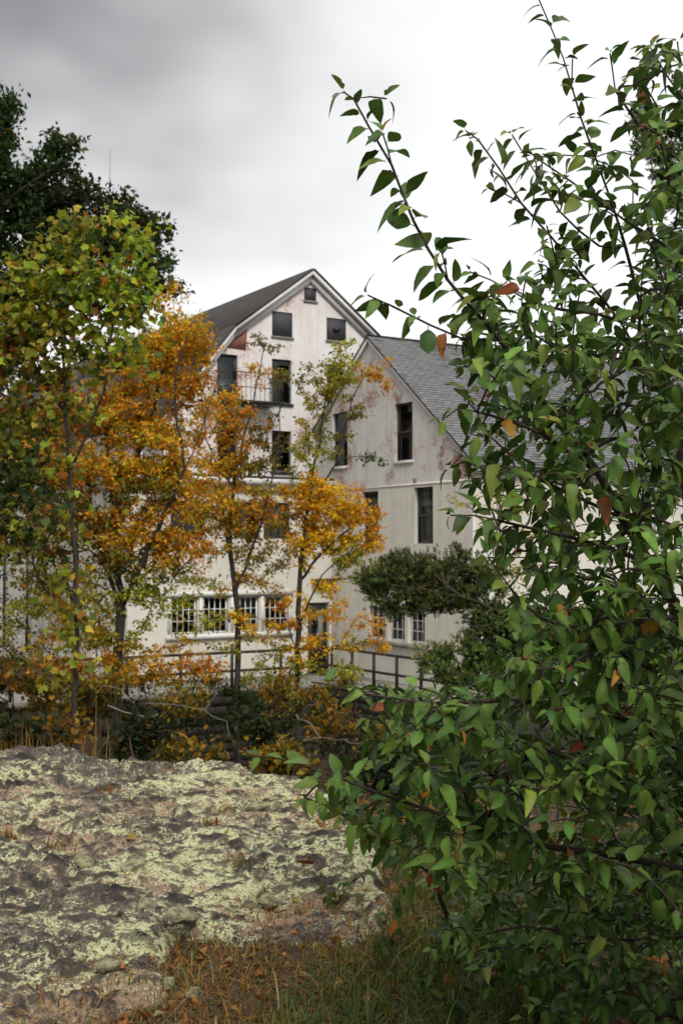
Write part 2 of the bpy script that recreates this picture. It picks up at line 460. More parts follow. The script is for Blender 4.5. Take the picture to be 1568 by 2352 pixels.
# lichen-covered outcrop: a displaced height field inside an outline
RP = np.array([(-9, 3.2), (-1.5, 3.2), (-.92, 3.7), (-.86, 4.1), (-.64, 4.3), (-.66, 4.75), (-.62, 5.02), (-.25, 4.88), (.1, 4.82), (.26, 5.05), (.22, 5.5),
               (.30, 6.2), (.15, 6.9), (.05, 7.5), (-.35, 8.2), (-1.1, 8.75), (-2.2, 9.0), (-4, 9.1), (-9, 9.2)])
def poly_sd(px, py, P):
    d = np.full(px.shape, 1e9); inside = np.zeros(px.shape, bool)
    for i in range(len(P)):
        a = P[i]; b = P[(i + 1) % len(P)]; e = b - a
        t = np.clip(((px - a[0]) * e[0] + (py - a[1]) * e[1]) / (e @ e), 0, 1)
        d = np.minimum(d, np.hypot(px - a[0] - t * e[0], py - a[1] - t * e[1]))
        c = ((a[1] > py) != (b[1] > py)) & (px < (b[0] - a[0]) * (py - a[1]) / (b[1] - a[1] + 1e-12) + a[0])
        inside ^= c
    return np.where(inside, d, -d)
def rock_h(x, y):
    sd = poly_sd(x + .10 * fbm(x * 4, y * 4, 3, 5), y + .10 * fbm(x * 4, y * 4, 3, 6), RP)
    dome = .03 + .19 * sstep(4.0, 8.0, y) + .05 * sstep(0, -3, x) - .13 * sstep(-2.2, .1, x) * sstep(6.0, 7.5, y) - .06 * sstep(-2.6, -3.6, x) - .45 * sstep(8.3, 9.2, y + .25 * fbm(x * 1.5, 0 * y, 3, 8))
    lump = .10 * fbm(x * .9, y * .9, 4, 31) + .05 * fbm(x * 2.4, y * 2.4, 3, 37)
    wx = x + .12 * fbm(x * 3, y * 3, 2, 41); wy = y + .12 * fbm(x * 3, y * 3, 2, 43)
    f1, f2, i1 = worley(wx * 3.0 + wy * .8, wy * 4.2, 51)
    g1, g2, j1 = worley(wx * 8.0 + wy * 2, wy * 11.0, 57)
    k1, k2, l1 = worley(wx * 19.0, wy * 23.0, 63)
    chunk = .055 * (i1 - .5) * sstep(.0, .16, f2 - f1) - .05 * (1 - sstep(0, .12, f2 - f1))
    chunk += .050 * (np.maximum(j1 - .30, 0) - .2) * sstep(.02, .20, g2 - g1) + .03 * (.4 - g1) * j1
    chunk += .045 * (np.maximum(l1 - .35, 0) - .2) * sstep(.03, .22, k2 - k1) + .014 * (.4 - k1)
    q1, q2, r1 = worley(wx * 38.0, wy * 42.0, 67)
    chunk += .030 * (np.maximum(r1 - .4, 0) - .2) * sstep(.03, .25, q2 - q1)
    amp = .20 + .44 * vnoise(x * 1.4 + 4, y * 1.4, 71)
    h = dome - .03 + lump + chunk * amp + .020 * fbm(x * 24, y * 24, 3, 73)
    e = sstep(-.16, .10, sd)
    global BARE
    BARE = np.clip(sstep(.86, .90, j1) * sstep(.0, .12, g2 - g1) + .9 * sstep(.66, .70, l1) * sstep(0, .15, k2 - k1), 0, 1)
    return h * e - .28 * (1 - e), sd
rx = np.arange(-5.0, .75, .0115); ry = 3.5 + np.cumsum(np.linspace(.0085, .018, 480)); ry = ry[ry < 9.6]
X, Y = np.meshgrid(rx, ry); Z, SD = rock_h(X, Y)
rf = grid_faces(*X.shape); rf = rf[SD.reshape(-1)[rf].max(1) > -.17]
me = mesh_arrays("rock_outcrop", np.stack([X, Y, Z], -1).reshape(-1, 3), rf, (M['rock'],), np.repeat(BARE.reshape(-1, 1), 3, 1), smooth=True)
rock = tag(link("rock_outcrop", me), "broad rough bedrock outcrop crusted with pale green lichen", "rock")

A = Frame(CA, d1, d2); G = Frame(CG, d1, d2); W = Frame(CA, d2, -d1); SW = Frame(CA - 7.6 * d1, -d2, -d1)
mb = MB()
L0 = -16.0
a0 = [A(L0, PATH_Z, -.05), A(.05, PATH_Z, -.05), A(.05, PATH_Z, 9.0), A(-WALK2, PATH_Z, 9.0), A(-WALK2, PATH_Z, WALK), A(L0, PATH_Z, WALK)]
top = [tuple(p) for p in a0]; bot = [tuple(p - np.array([0, 0, .18])) for p in a0]
mb.v = top + bot; mb.f = [tuple(range(6)), tuple(range(11, 5, -1))] + [(i, 6 + i, 6 + (i + 1) % 6, (i + 1) % 6) for i in range(6)]
tag(mb.build("path", M['concrete']), kind="structure")

# stone wall under the walkway: each stone its own piece
rw = empty("retaining_wall", A(-WALK2, PATH_Z - 2.6, WALK), "dark stone retaining wall under the railed walkway", "wall")
mb = MB()
A.box(mb, L0, -WALK2 + .05, PATH_Z - 3.4, PATH_Z - .19, WALK - .45, WALK - .10)
A.box(mb, -WALK2 + .10, -WALK2 + .45, PATH_Z - 3.4, PATH_Z - .19, WALK - .2, 15.0)
mb.build("core", M['stone'], rw)
smesh = []
for k in range(5):
    r = np.random.default_rng(k); w, h = .52, .27
    v = np.array([(x, y, z) for z in (0, h) for y in (0, -.16) for x in (0, w)], float) + r.normal(0, .018, (8, 3))
    smesh.append(mesh_arrays("stone", v, [(0,1,3,2),(4,6,7,5),(0,4,5,1),(2,3,7,6),(0,2,6,4),(1,5,7,3)], (M['stone'],)))
nst = 0
for (side, start, length, ang) in ((0, -9.4, 7.75, math.atan2(d1[1], d1[0])), (1, WALK - .1, 6.2, math.atan2(d2[1], d2[0]))):
    for row in range(10):
        u = start + (row % 2) * .27
        while u < start + length - .3 and nst < 290:
            z = PATH_Z - .20 - (row + 1) * .285
            p = (A(u, z, WALK - .10) if side == 0 else A(-WALK2 + .10, z, u)) - root_loc(rw)
            o = link("stone", random.choice(smesh), rw); o.location = p; o.rotation_euler = (0, 0, ang)
            o.scale = (random.uniform(.85, 1.02), 1, random.uniform(.9, 1.0)); u += .55; nst += 1

# ------------------------------------------------------------------ buildings
def wall_mesh(fr, outer, holes, mat, name, parent, reveal=.16):
    """outer: (u,z) list; holes: (u0,u1,z0,z1)"""
    us = sorted({round(u, 5) for u, _ in outer} | {round(q, 5) for h in holes for q in h[:2]})
    def span(u, side):           # lowest and highest z of the outline just beside u
        zs = []; e = 1e-4 * side
        for a, b in zip(outer, outer[1:] + outer[:1]):
            lo, hi = min(a[0], b[0]), max(a[0], b[0])
            if hi - lo > 1e-6 and lo - 1e-6 <= u + e <= hi + 1e-6: zs.append(a[1] + (b[1] - a[1]) * (u - a[0]) / (b[0] - a[0]))
        return min(zs), max(zs)
    V = []; Fc = []
    for a, b in zip(us[:-1], us[1:]):
        la, ha = span(a, 1); lb, hb = span(b, -1); m = (a + b) / 2
        cuts = sorted([(h[2], h[3]) for h in holes if h[0] < m < h[1]])
        edges = [(la, lb)] + [q for c in cuts for q in ((c[0], c[0]), (c[1], c[1]))] + [(ha, hb)]
        for k in range(0, len(edges), 2):
            e0, e1 = edges[k], edges[k + 1]; n = len(V)
            V += [fr(a, e0[0]), fr(b, e0[1]), fr(b, e1[1]), fr(a, e1[0])]; Fc.append((n, n + 1, n + 2, n + 3))
    for (u0, u1, z0, z1) in holes:
        c = [(u0, z0), (u1, z0), (u1, z1), (u0, z1)]
        for i in range(4):
            a = c[i]; b = c[(i + 1) % 4]; k = len(V)
            V += [fr(*a), fr(*b), fr(*b, -reveal), fr(*a, -reveal)]; Fc.append((k, k + 1, k + 2, k + 3))
    me = mesh_arrays(name, np.array(V) - root_loc(parent), Fc, (mat,))
    return link(name, me, parent)

def window(fr, u0, u1, z0, z1, root, frame_mat, style="sash", rows=3, cols=4, curtain=None, sill=None, rec=.12):
    """frame mesh is the part; panes, curtain and dark room are sub-parts"""
    mb = MB(); b = .055; o0, o1 = -rec - .05, -rec + .02
    fr.box(mb, u0 + .004, u0 + b, z0 + .004, z1 - .004, o0, o1); fr.box(mb, u1 - b, u1 - .004, z0 + .004, z1 - .004, o0, o1)
    fr.box(mb, u0 + b, u1 - b, z0 + .004, z0 + b, o0, o1); fr.box(mb, u0 + b, u1 - b, z1 - b, z1 - .004, o0, o1)
    zm = (z0 + z1) / 2
    iu0, iu1, iz0, iz1 = u0 + b, u1 - b, z0 + b, z1 - b
    cells = []
    if style == "sash":
        fr.box(mb, iu0, iu1, zm - .03, zm + .03, o0 + .005, o1 + .01)
        cells = [(iu0, iu1, iz0, zm - .03, o0 + .03), (iu0, iu1, zm + .03, iz1, o0 + .05)]
    else:
        t = .028; cw = (iu1 - iu0 - t * (cols - 1)) / cols; ch = (iz1 - iz0 - t * (rows - 1)) / rows
        for c in range(1, cols):
            x = iu0 + c * cw + (c - 1) * t; fr.box(mb, x, x + t, iz0, iz1, o0 + .02, o1 - .015)
        for r in range(1, rows):
            z = iz0 + r * ch + (r - 1) * t; fr.box(mb, iu0, iu1, z, z + t, o0 + .023, o1 - .018)
        for c in range(cols):
            for r in range(rows):
                x = iu0 + c * (cw + t); z = iz0 + r * (ch + t); cells.append((x, x + cw, z, z + ch, o0 + .035))
    if sill: 
        fr.box(mb, u0 - .06, u1 + .06, z0 - .09, z0 - .006, -rec + .03, .07)
    w = mb.build("window", frame_mat, root)
    for (a, c, e, g, o) in cells:
        m2 = MB(); m2.poly([fr(a, e, o), fr(c, e, o), fr(c, g, o), fr(a, g, o)]); m2.build("pane", M['glass'], w)
    m2 = MB(); q = [(u0, z0), (u1, z0), (u1, z1), (u0, z1)]; dp = -1.3
    for i in range(4):
        a = q[i]; e = q[(i + 1) % 4]; m2.poly([fr(*a, o0), fr(*e, o0), fr(*e, dp), fr(*a, dp)])
    m2.poly([fr(u, z, dp) for u, z in q]); m2.build("room_interior", M['interior'], w)
    if curtain:
        m2 = MB(); ca, cb_ = curtain; n = 10
        for i in range(n):
            x0 = u0 + (u1 - u0) * (ca + (cb_ - ca) * i / n); x1 = u0 + (u1 - u0) * (ca + (cb_ - ca) * (i + 1) / n)
            p0 = o0 - .08 - .03 * math.sin(i * 1.9); p1 = o0 - .08 - .03 * math.sin((i + 1) * 1.9)
            m2.poly([fr(x0, z0, p0), fr(x1, z0, p1), fr(x1, z1, p1), fr(x0, z1, p0)])
        m2.build("curtain", M['curtain'], w, smooth=True)
    return w

def board(fr, u0, u1, z0, z1, root, name="window_board", slot=False):
    mb = MB(); n = 1
    fr.box(mb, u0 + .01, u1 - .01, z0 + .01, z1 - .01, -.07, -.03)
    b = mb.build(name, M['board'], root)
    m2 = MB(); fr.box(m2, u0 - .04, u1 + .04, z0 - .07, z0 - .005, -.02, .06); m2.build("sill", M['concrete'], b)
    if slot:
        m3 = MB(); um = (u0 + u1) / 2; zm = (z0 + z1) / 2
        fr.box(m3, um - .13, um + .12, zm - .06, zm + .05, -.02, .10); m3.build("vent_hood", M['iron'], b)
    return b

# --- main building: gambrel gable above, wider two-storey block below
MBLD = empty("mill_building", G(-.2, BASE_Z), "tall white painted brick mill building with gambrel gable and dark roof", "building")
AP, SA = 10.15, -.22
prof = [(SA - 5.75, 4.55), (SA - 3.1, 7.80), (SA, AP), (SA + 3.1, 7.80), (SA + 5.75, 4.55)]
gh = [(-1.76, -.93, 7.66, 8.55), (.49, 1.33, 7.72, 8.55), (-.45, .06, 9.08, 9.55),
      (-3.9, -3.12, 5.22, 6.85), (-1.76, -.97, 5.28, 6.85), (.5, 1.29, 5.28, 6.85),
      (-1.76, -.97, 2.86, 4.30), (-3.9, -3.12, 2.86, 4.30)]
wall_mesh(G, [(SA - 5.6, 2.3)] + prof + [(SA + 5.6, 2.3)], gh, M['gable'], "gable_wall", MBLD)
board(G, *gh[0], MBLD); board(G, *gh[1], MBLD, slot=True); board(G, *gh[2], MBLD, "attic_board")
for i in (4, 5, 6, 7): window(G, *gh[i], MBLD, M['frame_dark'], "sash", curtain=(.04, .5) if i == 4 else None, sill=True)
# door onto the fire escape
mb = MB(); u0, u1, z0, z1 = gh[3]
G.box(mb, u0 + .01, u1 - .01, z0 + .01, z0 + .8, -.14, -.09); G.box(mb, u0 + .01, u0 + .1, z0 + .8, z1 - .01, -.14, -.09); G.box(mb, u1 - .1, u1 - .01, z0 + .8, z1 - .01, -.14, -.09); G.box(mb, u0 + .1, u1 - .1, z1 - .1, z1 - .01, -.14, -.09)
dr = mb.build("balcony_door", M['frame_dark'], MBLD)
mb = MB(); mb.poly([G(u0 + .1, z0 + .8, -.12), G(u1 - .1, z0 + .8, -.12), G(u1 - .1, z1 - .1, -.12), G(u0 + .1, z1 - .1, -.12)]); mb.build("pane", M['glass'], dr)
mb = MB(); G.box(mb, u0 + .1, u1 - .1, z0 + .8, z1 - .1, -.6, -.5); mb.build("blind", M['curtain'], dr)
# unpainted red brick triangle under the rake
mb = MB(); tri = [(-3.86, 7.08), (-2.80, 7.05), (-2.74, 7.98)]
v = [G(u, z, -.02) for u, z in tri] + [G(u, z, .012) for u, z in tri]
mb.v = [tuple(p) for p in v]; mb.f = [(3, 4, 5), (0, 1, 4, 3), (1, 2, 5, 4), (2, 0, 3, 5)]
mb.build("bare_brick_patch", M['redbrick'], MBLD)
# fire escape balcony
mb = MB(); G.box(mb, -4.0, -1.85, 5.08, 5.18, .02, 1.0); bal = mb.build("balcony", M['iron'], MBLD)
for u in (-3.98, -1.87):
    mb = MB(); mb.prism(G(u, 4.3, .02), G(u, 5.08, .95), .018); mb.build("bracket", M['iron'], bal)
for z in (5.62, 6.12):
    mb = MB(); mb.prism(G(-4.0, z, .98), G(-1.85, z, .98), .016); mb.prism(G(-1.85, z, .98), G(-1.85, z, .03), .016); mb.prism(G(-4.0, z, .98), G(-4.0, z, .03), .016); mb.build("rail", M['iron'], bal)
for k in range(13):
    u = -4.0 + 2.15 * k / 12; mb = MB(); mb.prism(G(u, 5.18, .98), G(u, 6.12, .98), .009, 5); mb.build("baluster", M['iron'], bal)
for k in range(5):
    mb = MB(); mb.prism(G(-1.85, 5.18, .1 + .19 * k), G(-1.85, 6.12, .1 + .19 * k), .013, 5); mb.build("baluster", M['iron'], bal)

# roof: slabs running back along -d2 (out = negative)
RL = 34.0
def slab(fr, p, q, o0, o1, th, name, mat, root):
    (u0, z0), (u1, z1) = p, q
    n = norm(np.array([-(z1 - z0), u1 - u0])); n = n if n[1] > 0 else -n
    c = [fr(u0, z0, o0), fr(u1, z1, o0), fr(u1, z1, o1), fr(u0, z0, o1)]
    off = fr.u * n[0] * th + np.array([0, 0, n[1] * th])
    mb = MB(); mb.box8(c + [x + off for x in c]); return mb.build(name, mat, root)
ext = .28
le = (prof[0][0] - ext * .63, prof[0][1] - ext * .78)
re_ = (prof[4][0] + ext * .63, prof[4][1] - ext * .78)
for (p, q) in ((le, prof[1]), (prof[1], prof[2]), (prof[2], prof[3]), (prof[3], re_)):
    slab(G, p, q, .30, -RL, .07, "roof_slope", M['roof_dark'], MBLD)
# rake boards: a wide fascia and a narrow crown moulding on each slope
def rake(fr, p, q, lo, hi, o0, o1, name, root):
    (u0, z0), (u1, z1) = p, q
    mb = MB(); mb.box8([fr(u0, z0 - hi, o0), fr(u1, z1 - hi, o0), fr(u1, z1 - hi, o1), fr(u0, z0 - hi, o1), fr(u0, z0 - lo, o0), fr(u1, z1 - lo, o0), fr(u1, z1 - lo, o1), fr(u0, z0 - lo, o1)])
    return mb.build(name, M['trim'], root)
for (p, q) in ((le, prof[1]), (prof[1], prof[2]), (prof[2], prof[3]), (prof[3], re_)):
    rake(G, p, q, .02, .17, .16, .27, "crown_moulding", MBLD); rake(G, p, q, .155, .40, .005, .12, "rake_board", MBLD)
mb = MB(); G.box(mb, le[0] - .05, prof[0][0] + .75, 4.12, 4.36, .004, .26); G.box(mb, le[0] - .02, prof[0][0] + .7, 3.92, 4.12, .006, .14); mb.build("cornice_return", M['trim'], MBLD)
# long left wall of the upper block, its eave cornice, and the far gable
GL = Frame(CG + (SA - 5.6) * d1, -d2, -d1)
wall_mesh(GL, [(0, 2.3), (0, 4.5), (RL, 4.5), (RL, 2.3)], [(2.0, 2.8, 2.7, 3.7), (5.5, 6.3, 2.7, 3.7), (9, 9.8, 2.7, 3.7)], M['gable'], "side_wall", MBLD)
for u in (2.0, 5.5, 9.0): window(GL, u, u + .8, 2.7, 3.7, MBLD, M['frame_dark'])
mb = MB(); GL.box(mb, -.2, RL, 4.08, 4.33, .004, .30); mb.build("eave_cornice", M['trim'], MBLD)
BK = Frame(CG - RL * d2 + np.array([0, 0]), d1, -d2)
wall_mesh(BK, [(SA - 5.6, BASE_Z)] + prof + [(SA + 5.6, BASE_Z)], [], M['gable'], "back_wall", MBLD)
# lower block front
LB_TOP, LB_L = 2.30, -7.6
ah = [(-6.13, -4.94, .36, 1.68), (-3.85, -2.85, .45, 1.68), (-2.72, -1.70, .45, 1.68)] + \
     [(-6.07, -5.17, -2.68, -1.48), (-4.93, -4.03, -2.68, -1.48), (-3.79, -2.89, -2.68, -1.48), (-2.65, -1.75, -2.68, -1.48), (-.98, -.12, BASE_Z + .02, -1.75)]
wall_mesh(A, [(LB_L, BASE_Z - .4), (LB_L, LB_TOP), (.0, LB_TOP), (.0, BASE_Z - .4)], ah, M['stucco'], "front_wall", MBLD)
window(A, *ah[0], MBLD, M['frame_dark'], "grid", 2, 2)
for k in (1, 2): window(A, *ah[k], MBLD, M['frame_dark'], "grid", 1, 3, curtain=(.1, .9) if k == 2 else (.3, .6))
for k in range(3, 7): window(A, *ah[k], MBLD, M['trim'], "grid", 3, 4)
mb = MB(); A.box(mb, -6.28, -1.6, -2.86, -2.70, -.02, .10); mb.build("window_ledge", M['trim'], MBLD)
mb = MB(); A.box(mb, -6.28, -1.6, -1.46, -1.30, -.02, .09); mb.build("window_header", M['trim'], MBLD)
for u in (-6.17, -5.05, -3.91, -2.77, -1.70):
    mb = MB(); A.box(mb, u - .05, u + .05, -2.70, -1.46, .003, .05); mb.build("window_mullion", M['trim'], MBLD)
# entrance in the inner corner
mb = MB(); u0, u1, z0, z1 = ah[7]; A.box(mb, u0 + .05, u1 - .05, z0, z1 - .04, -.15, -.10)
dr = mb.build("door", plain("dark_green_door", (.022, .03, .022), .6, .4, 2), MBLD)
mb = MB(); A.box(mb, u0 + .2, u1 - .2, z0 + 1.2, z1 - .25, -.098, -.09); mb.build("pane", M['glass'], dr)
mb = MB(); A.box(mb, u0 + .10, u0 + .14, z0 + 1.0, z0 + 1.1, -.10, -.03); mb.build("handle", M['pipe'], dr)
mb = MB(); A.box(mb, -.85, -.02, -1.02, -.93, .0, .4); mb.build("door_canopy", M['iron'], MBLD)
# cornice and roof of the lower block
mb = MB(); A.box(mb, LB_L - .25, -.01, LB_TOP - .02, LB_TOP + .20, -.01, .28); A.box(mb, LB_L - .12, -.01, LB_TOP - .22, LB_TOP - .022, .003, .14); A.box(mb, LB_L - .05, -.01, LB_TOP - .62, LB_TOP - .57, .003, .05)
mb.build("front_cornice", M['trim'], MBLD)
mb = MB(); SW.box(mb, .01, RL, LB_TOP - .018, LB_TOP + .198, -.01, .27); SW.box(mb, .01, RL, LB_TOP - .22, LB_TOP - .02, .003, .13); mb.build("side_cornice", M['trim'], MBLD)
mb = MB(); A.box(mb, LB_L - .24, -.02, LB_TOP + .202, LB_TOP + .26, -1.21, .30); A.box(mb, LB_L - .24, SA - 5.6, LB_TOP + .203, LB_TOP + .261, -RL, -1.212); mb.build("lower_roof", M['roof_dark'], MBLD)
sh = [(2.2, 3.1, -3.7, -1.9), (6.0, 6.9, -3.7, -1.9), (8.3, 9.2, -3.4, -1.9), (11.2, 12.1, -3.4, -1.9), (14.0, 14.9, -3.4, -1.9), (3.5, 4.4, .2, 1.7), (8.3, 9.2, .2, 1.7), (12.2, 13.1, .2, 1.7)]
wall_mesh(SW, [(0, BASE_Z - .4), (0, LB_TOP), (RL, LB_TOP), (RL, BASE_Z - .4)], sh, M['stucco'], "lower_side_wall", MBLD)
for h in sh: window(SW, *h, MBLD, M['frame_dark'] if h[3] > 0 else M['trim'], "grid", 3, 2)
for u in (10.1, 13.2):
    mb = MB(); mb.prism(SW(u, -3.9, .12), SW(u, 1.2 - .9, .12), .06, 8)
    for z in (-3, -1.5, 0): SW.box(mb, u - .09, u + .09, z, z + .05, .0, .17)
    mb.build("downpipe", M['iron'], MBLD)
# vent pipe on the ridge
vp = G(SA - .45, AP - .35, -14.4)
mb = MB(); mb.prism(vp, vp + np.array([0, 0, .75]), .10, 10); mb.prism(vp + np.array([0, 0, .75]), vp + np.array([0, 0, .84]), .16, 10, .12); mb.build("vent_pipe", M['pipe'], MBLD)

# --- wing: brick gable end at right angles, long grey shingle roof
WBLD = empty("brick_wing", W(3.4, BASE_Z), "pale worn brick wing with steep grey shingled roof beside the tall gable", "building")
WA, WT, PITCH = 7.2, 2.42, .80
WR = 8.05
zr = WA - PITCH * (WR - WT); zl = WA - PITCH * (WT + 1.19)
WLEN = 17.0
wh = [(3.92, 4.92, 2.93, 4.79), (.03, 1.02, 2.98, 4.86)]
wh2 = [(5.05, 6.05, .26, 2.03), (2.0, 2.98, .30, 2.03), (2.42, 3.37, -2.87, -1.80), (3.55, 4.5, -2.87, -1.80), (4.68, 5.6, -2.87, -1.80)]
wall_mesh(W, [(-1.19, 2.16), (-1.19, zl), (WT, WA), (WR, zr), (WR, 2.16)], wh, M['wing'], "gable_wall", WBLD)
wall_mesh(W, [(.0, BASE_Z - .4), (.0, 2.16), (WR, 2.16), (WR, BASE_Z - .4)], wh2, M['stucco'], "lower_wall", WBLD).location = tuple(-d1 * .03) + (0,)
mb = MB(); W.box(mb, .02, WR, 2.10, 2.17, .0, .045); mb.build("belt_course", M['stucco'], WBLD)
for h in wh: window(W, *h, WBLD, M['frame_dark'], "sash", sill=False)
window(W, *wh2[0], WBLD, M['frame_dark'], "sash", curtain=(.10, .42)); window(W, *wh2[1], WBLD, M['frame_dark'], "sash")
for h in wh2[2:]: window(W, *h, WBLD, M['trim'], "grid", 3, 3)
mb = MB(); W.box(mb, 2.3, 5.7, -3.04, -2.89, .0, .13); mb.build("window_ledge", M['concrete'], WBLD)
for h in wh: 
    mb = MB(); W.box(mb, h[0] - .05, h[1] + .05, h[2] - .11, h[2] - .004, -.08, .05); mb.build("window_sill", M['wing'], WBLD)
mb = MB(); W.box(mb, 4.98, 5.13, 2.03, 2.33, -.03, .02); mb.build("bare_brick_patch", M['redbrick'], WBLD)
# side wall under the eave
WS = Frame(CA + WR * d2, d1, d2)
hs = [(3.0, 4.0, .2, 1.75), (6.5, 7.5, .2, 1.75), (10, 11, .2, 1.75), (3.0, 4.0, -2.9, -1.5), (6.5, 7.5, -2.9, -1.5)]
wall_mesh(WS, [(0, BASE_Z - .4), (0, zr), (WLEN, zr), (WLEN, BASE_Z - .4)], hs, M['stucco'], "eave_wall", WBLD)
for h in hs: window(WS, *h, WBLD, M['trim'], "sash")
mb = MB(); WS.box(mb, -.1, WLEN, zr - .36, zr - .10, .004, .24); mb.build("eave_fascia", M['trim'], WBLD)
EV = (WR + .34, zr - PITCH * .34)
wroof = slab(W, (WT, WA), EV, .13, -WLEN, .05, "roof", M['roof_dark'], WBLD)
slab(W, (-1.19, zl), (WT, WA), .13, -WLEN, .06, "rear_roof", M['roof_dark'], WBLD)
rake(W, (WT, WA), EV, .0, .13, .02, .10, "rake_board", WBLD); rake(W, (-1.19, zl), (WT, WA), .0, .13, .02, .10, "rake_board", WBLD)
# shingles: tabs lapped course over course
sl = math.hypot(EV[0] - WT, EV[1] - WA); sdv = np.array([*(W.u[:2] * (EV[0] - WT) / sl), (EV[1] - WA) / sl])
nrm = norm(np.cross(W.n, sdv)); nrm = nrm if nrm[2] > 0 else -nrm
EXPO, TW = .150, .31
tabs = []
nc = int(sl / EXPO)
for c in range(nc):
    off = (c % 2) * .5 + random.uniform(-.08, .08)
    for k in range(-1, int((WLEN + .15) / TW)):
        a = max((k + off) * TW, 0); b = min((k + off + 1) * TW - .008, WLEN + .14)
        if b - a > .05: tabs.append((c, a, b))
ridge0 = W(WT, WA, .14) + nrm * .052
def tab_verts(c, a, b):
    s0 = c * EXPO; s1 = s0 + EXPO * 1.12
    P = lambda s, x, h: ridge0 + sdv * s - W.n * x + nrm * h
    return [P(s0, a, .001), P(s0, b, .001), P(s1, b, .016), P(s1, a, .016), P(s0, a, .006), P(s0, b, .006), P(s1, b, .030), P(s1, a, .030)]
BF = [(0,3,2,1),(4,5,6,7),(0,1,5,4),(1,2,6,5),(2,3,7,6),(3,0,4,7)]
def tint(): g = random.choice((.66, .8, .95, 1.0, 1.1, 1.25)) * random.uniform(.92, 1.08); return (g * random.uniform(.97, 1.04), g, g * random.uniform(.97, 1.05))
off = root_loc(WBLD)
near = sorted(range(len(tabs)), key=lambda i: tabs[i][1] + .02 * tabs[i][0])
near = [i for i in near if 2 < tabs[i][0] < nc - 6][:280]; nset = set(near)
V = []; Fc = []; Cc = []
for i, (c, a, b) in enumerate(tabs):
    if i in nset: continue
    k = len(V); V += tab_verts(c, a, b); Fc += [tuple(k + q for q in f) for f in BF]; Cc += [tint()] * 8
o = link("shingle_courses", mesh_arrays("shingle_courses", np.array(V) - off, Fc, (M['shingle'],), np.array(Cc)), WBLD); o["kind"] = "stuff"
cache = {}
for i in near:
    c, a, b = tabs[i]; key = (round(b - a, 2), random.randrange(5))
    o0 = ridge0 + sdv * (c * EXPO) - W.n * a
    if key not in cache:
        cache[key] = mesh_arrays("shingle", np.array(tab_verts(c, a, b)) - o0, BF, (M['shingle'],), np.array([tint()] * 8))
    o = link("shingle", cache[key], WBLD); o.location = o0 - off
mb = MB()
for k in range(int(WLEN / .3)):
    x = -.12 + k * .3; P = lambda s, h: W(WT, WA, -x) + sdv * s + np.array([0, 0, h])
    mb.box8([W(WT - .13, WA + .0, -x), W(WT + .13, WA - .05, -x), W(WT + .13, WA - .05, -x - .31), W(WT - .13, WA + .0, -x - .31), W(WT - .02, WA + .11, -x), W(WT + .02, WA + .11, -x), W(WT + .02, WA + .12, -x - .31), W(WT - .02, WA + .12, -x - .31)])
mb.build("ridge_cap", M['shingle'], WBLD)

# --- railing along the walkway
RA = empty("railing", A(-WALK2, PATH_Z, WALK), "dark rusty iron two-rail railing along the walkway edge", "railing")
segs = [[A(u, PATH_Z, WALK - .12) for u in np.arange(-15.5, -WALK2 + .2, 1.72)], [A(-WALK2 + .12, PATH_Z, v) for v in np.arange(WALK - .12, 8.9, 1.25)]]
segs[0].append(A(-WALK2 + .12, PATH_Z, WALK - .12))
for s in segs:
    for p in (s if s is segs[0] else s[1:]):
        mb = MB(); mb.prism(p, p + np.array([0, 0, 1.09]), .05, 8); mb.build("post", M['rust_iron'], RA)
    for z in (1.09, .52):
        for a, b in zip(s[:-1], s[1:]):
            mb = MB(); mb.prism(a + np.array([0, 0, z]), b + np.array([0, 0, z]), .044, 8); mb.build("rail", M['rust_iron'], RA)

# --- radio mast far away
mp = D(247, 900, 320); mp[2] = -3
MS = empty("radio_mast", mp, "thin distant radio mast rising above the trees", "mast")
htop = D(247, 333, 320)[2] - mp[2]
mb = MB(); r0 = .30
for k in range(3):
    w = k * 2.0944; mb.prism(mp + [r0 * math.cos(w), r0 * math.sin(w), 0], mp + [r0 * .7 * math.cos(w), r0 * .7 * math.sin(w), htop * .93], .05, 4)
mb.build("leg_lattice", M['mast'], MS)
mb = MB()
for k in range(70):
    z = k * htop * .93 / 70
    for j in range(3):
        w = j * 2.0944; w2 = w + 2.0944; mb.prism(mp + [r0 * .85 * math.cos(w), r0 * .85 * math.sin(w), z], mp + [r0 * .85 * math.cos(w2), r0 * .85 * math.sin(w2), z + htop * .93 / 70], .028, 4)
mb.build("bracing", M['mast'], MS)
mb = MB(); mb.prism(mp + [0, 0, htop * .93], mp + [0, 0, htop], .07, 5); mb.build("tip", M['mast'], MS)

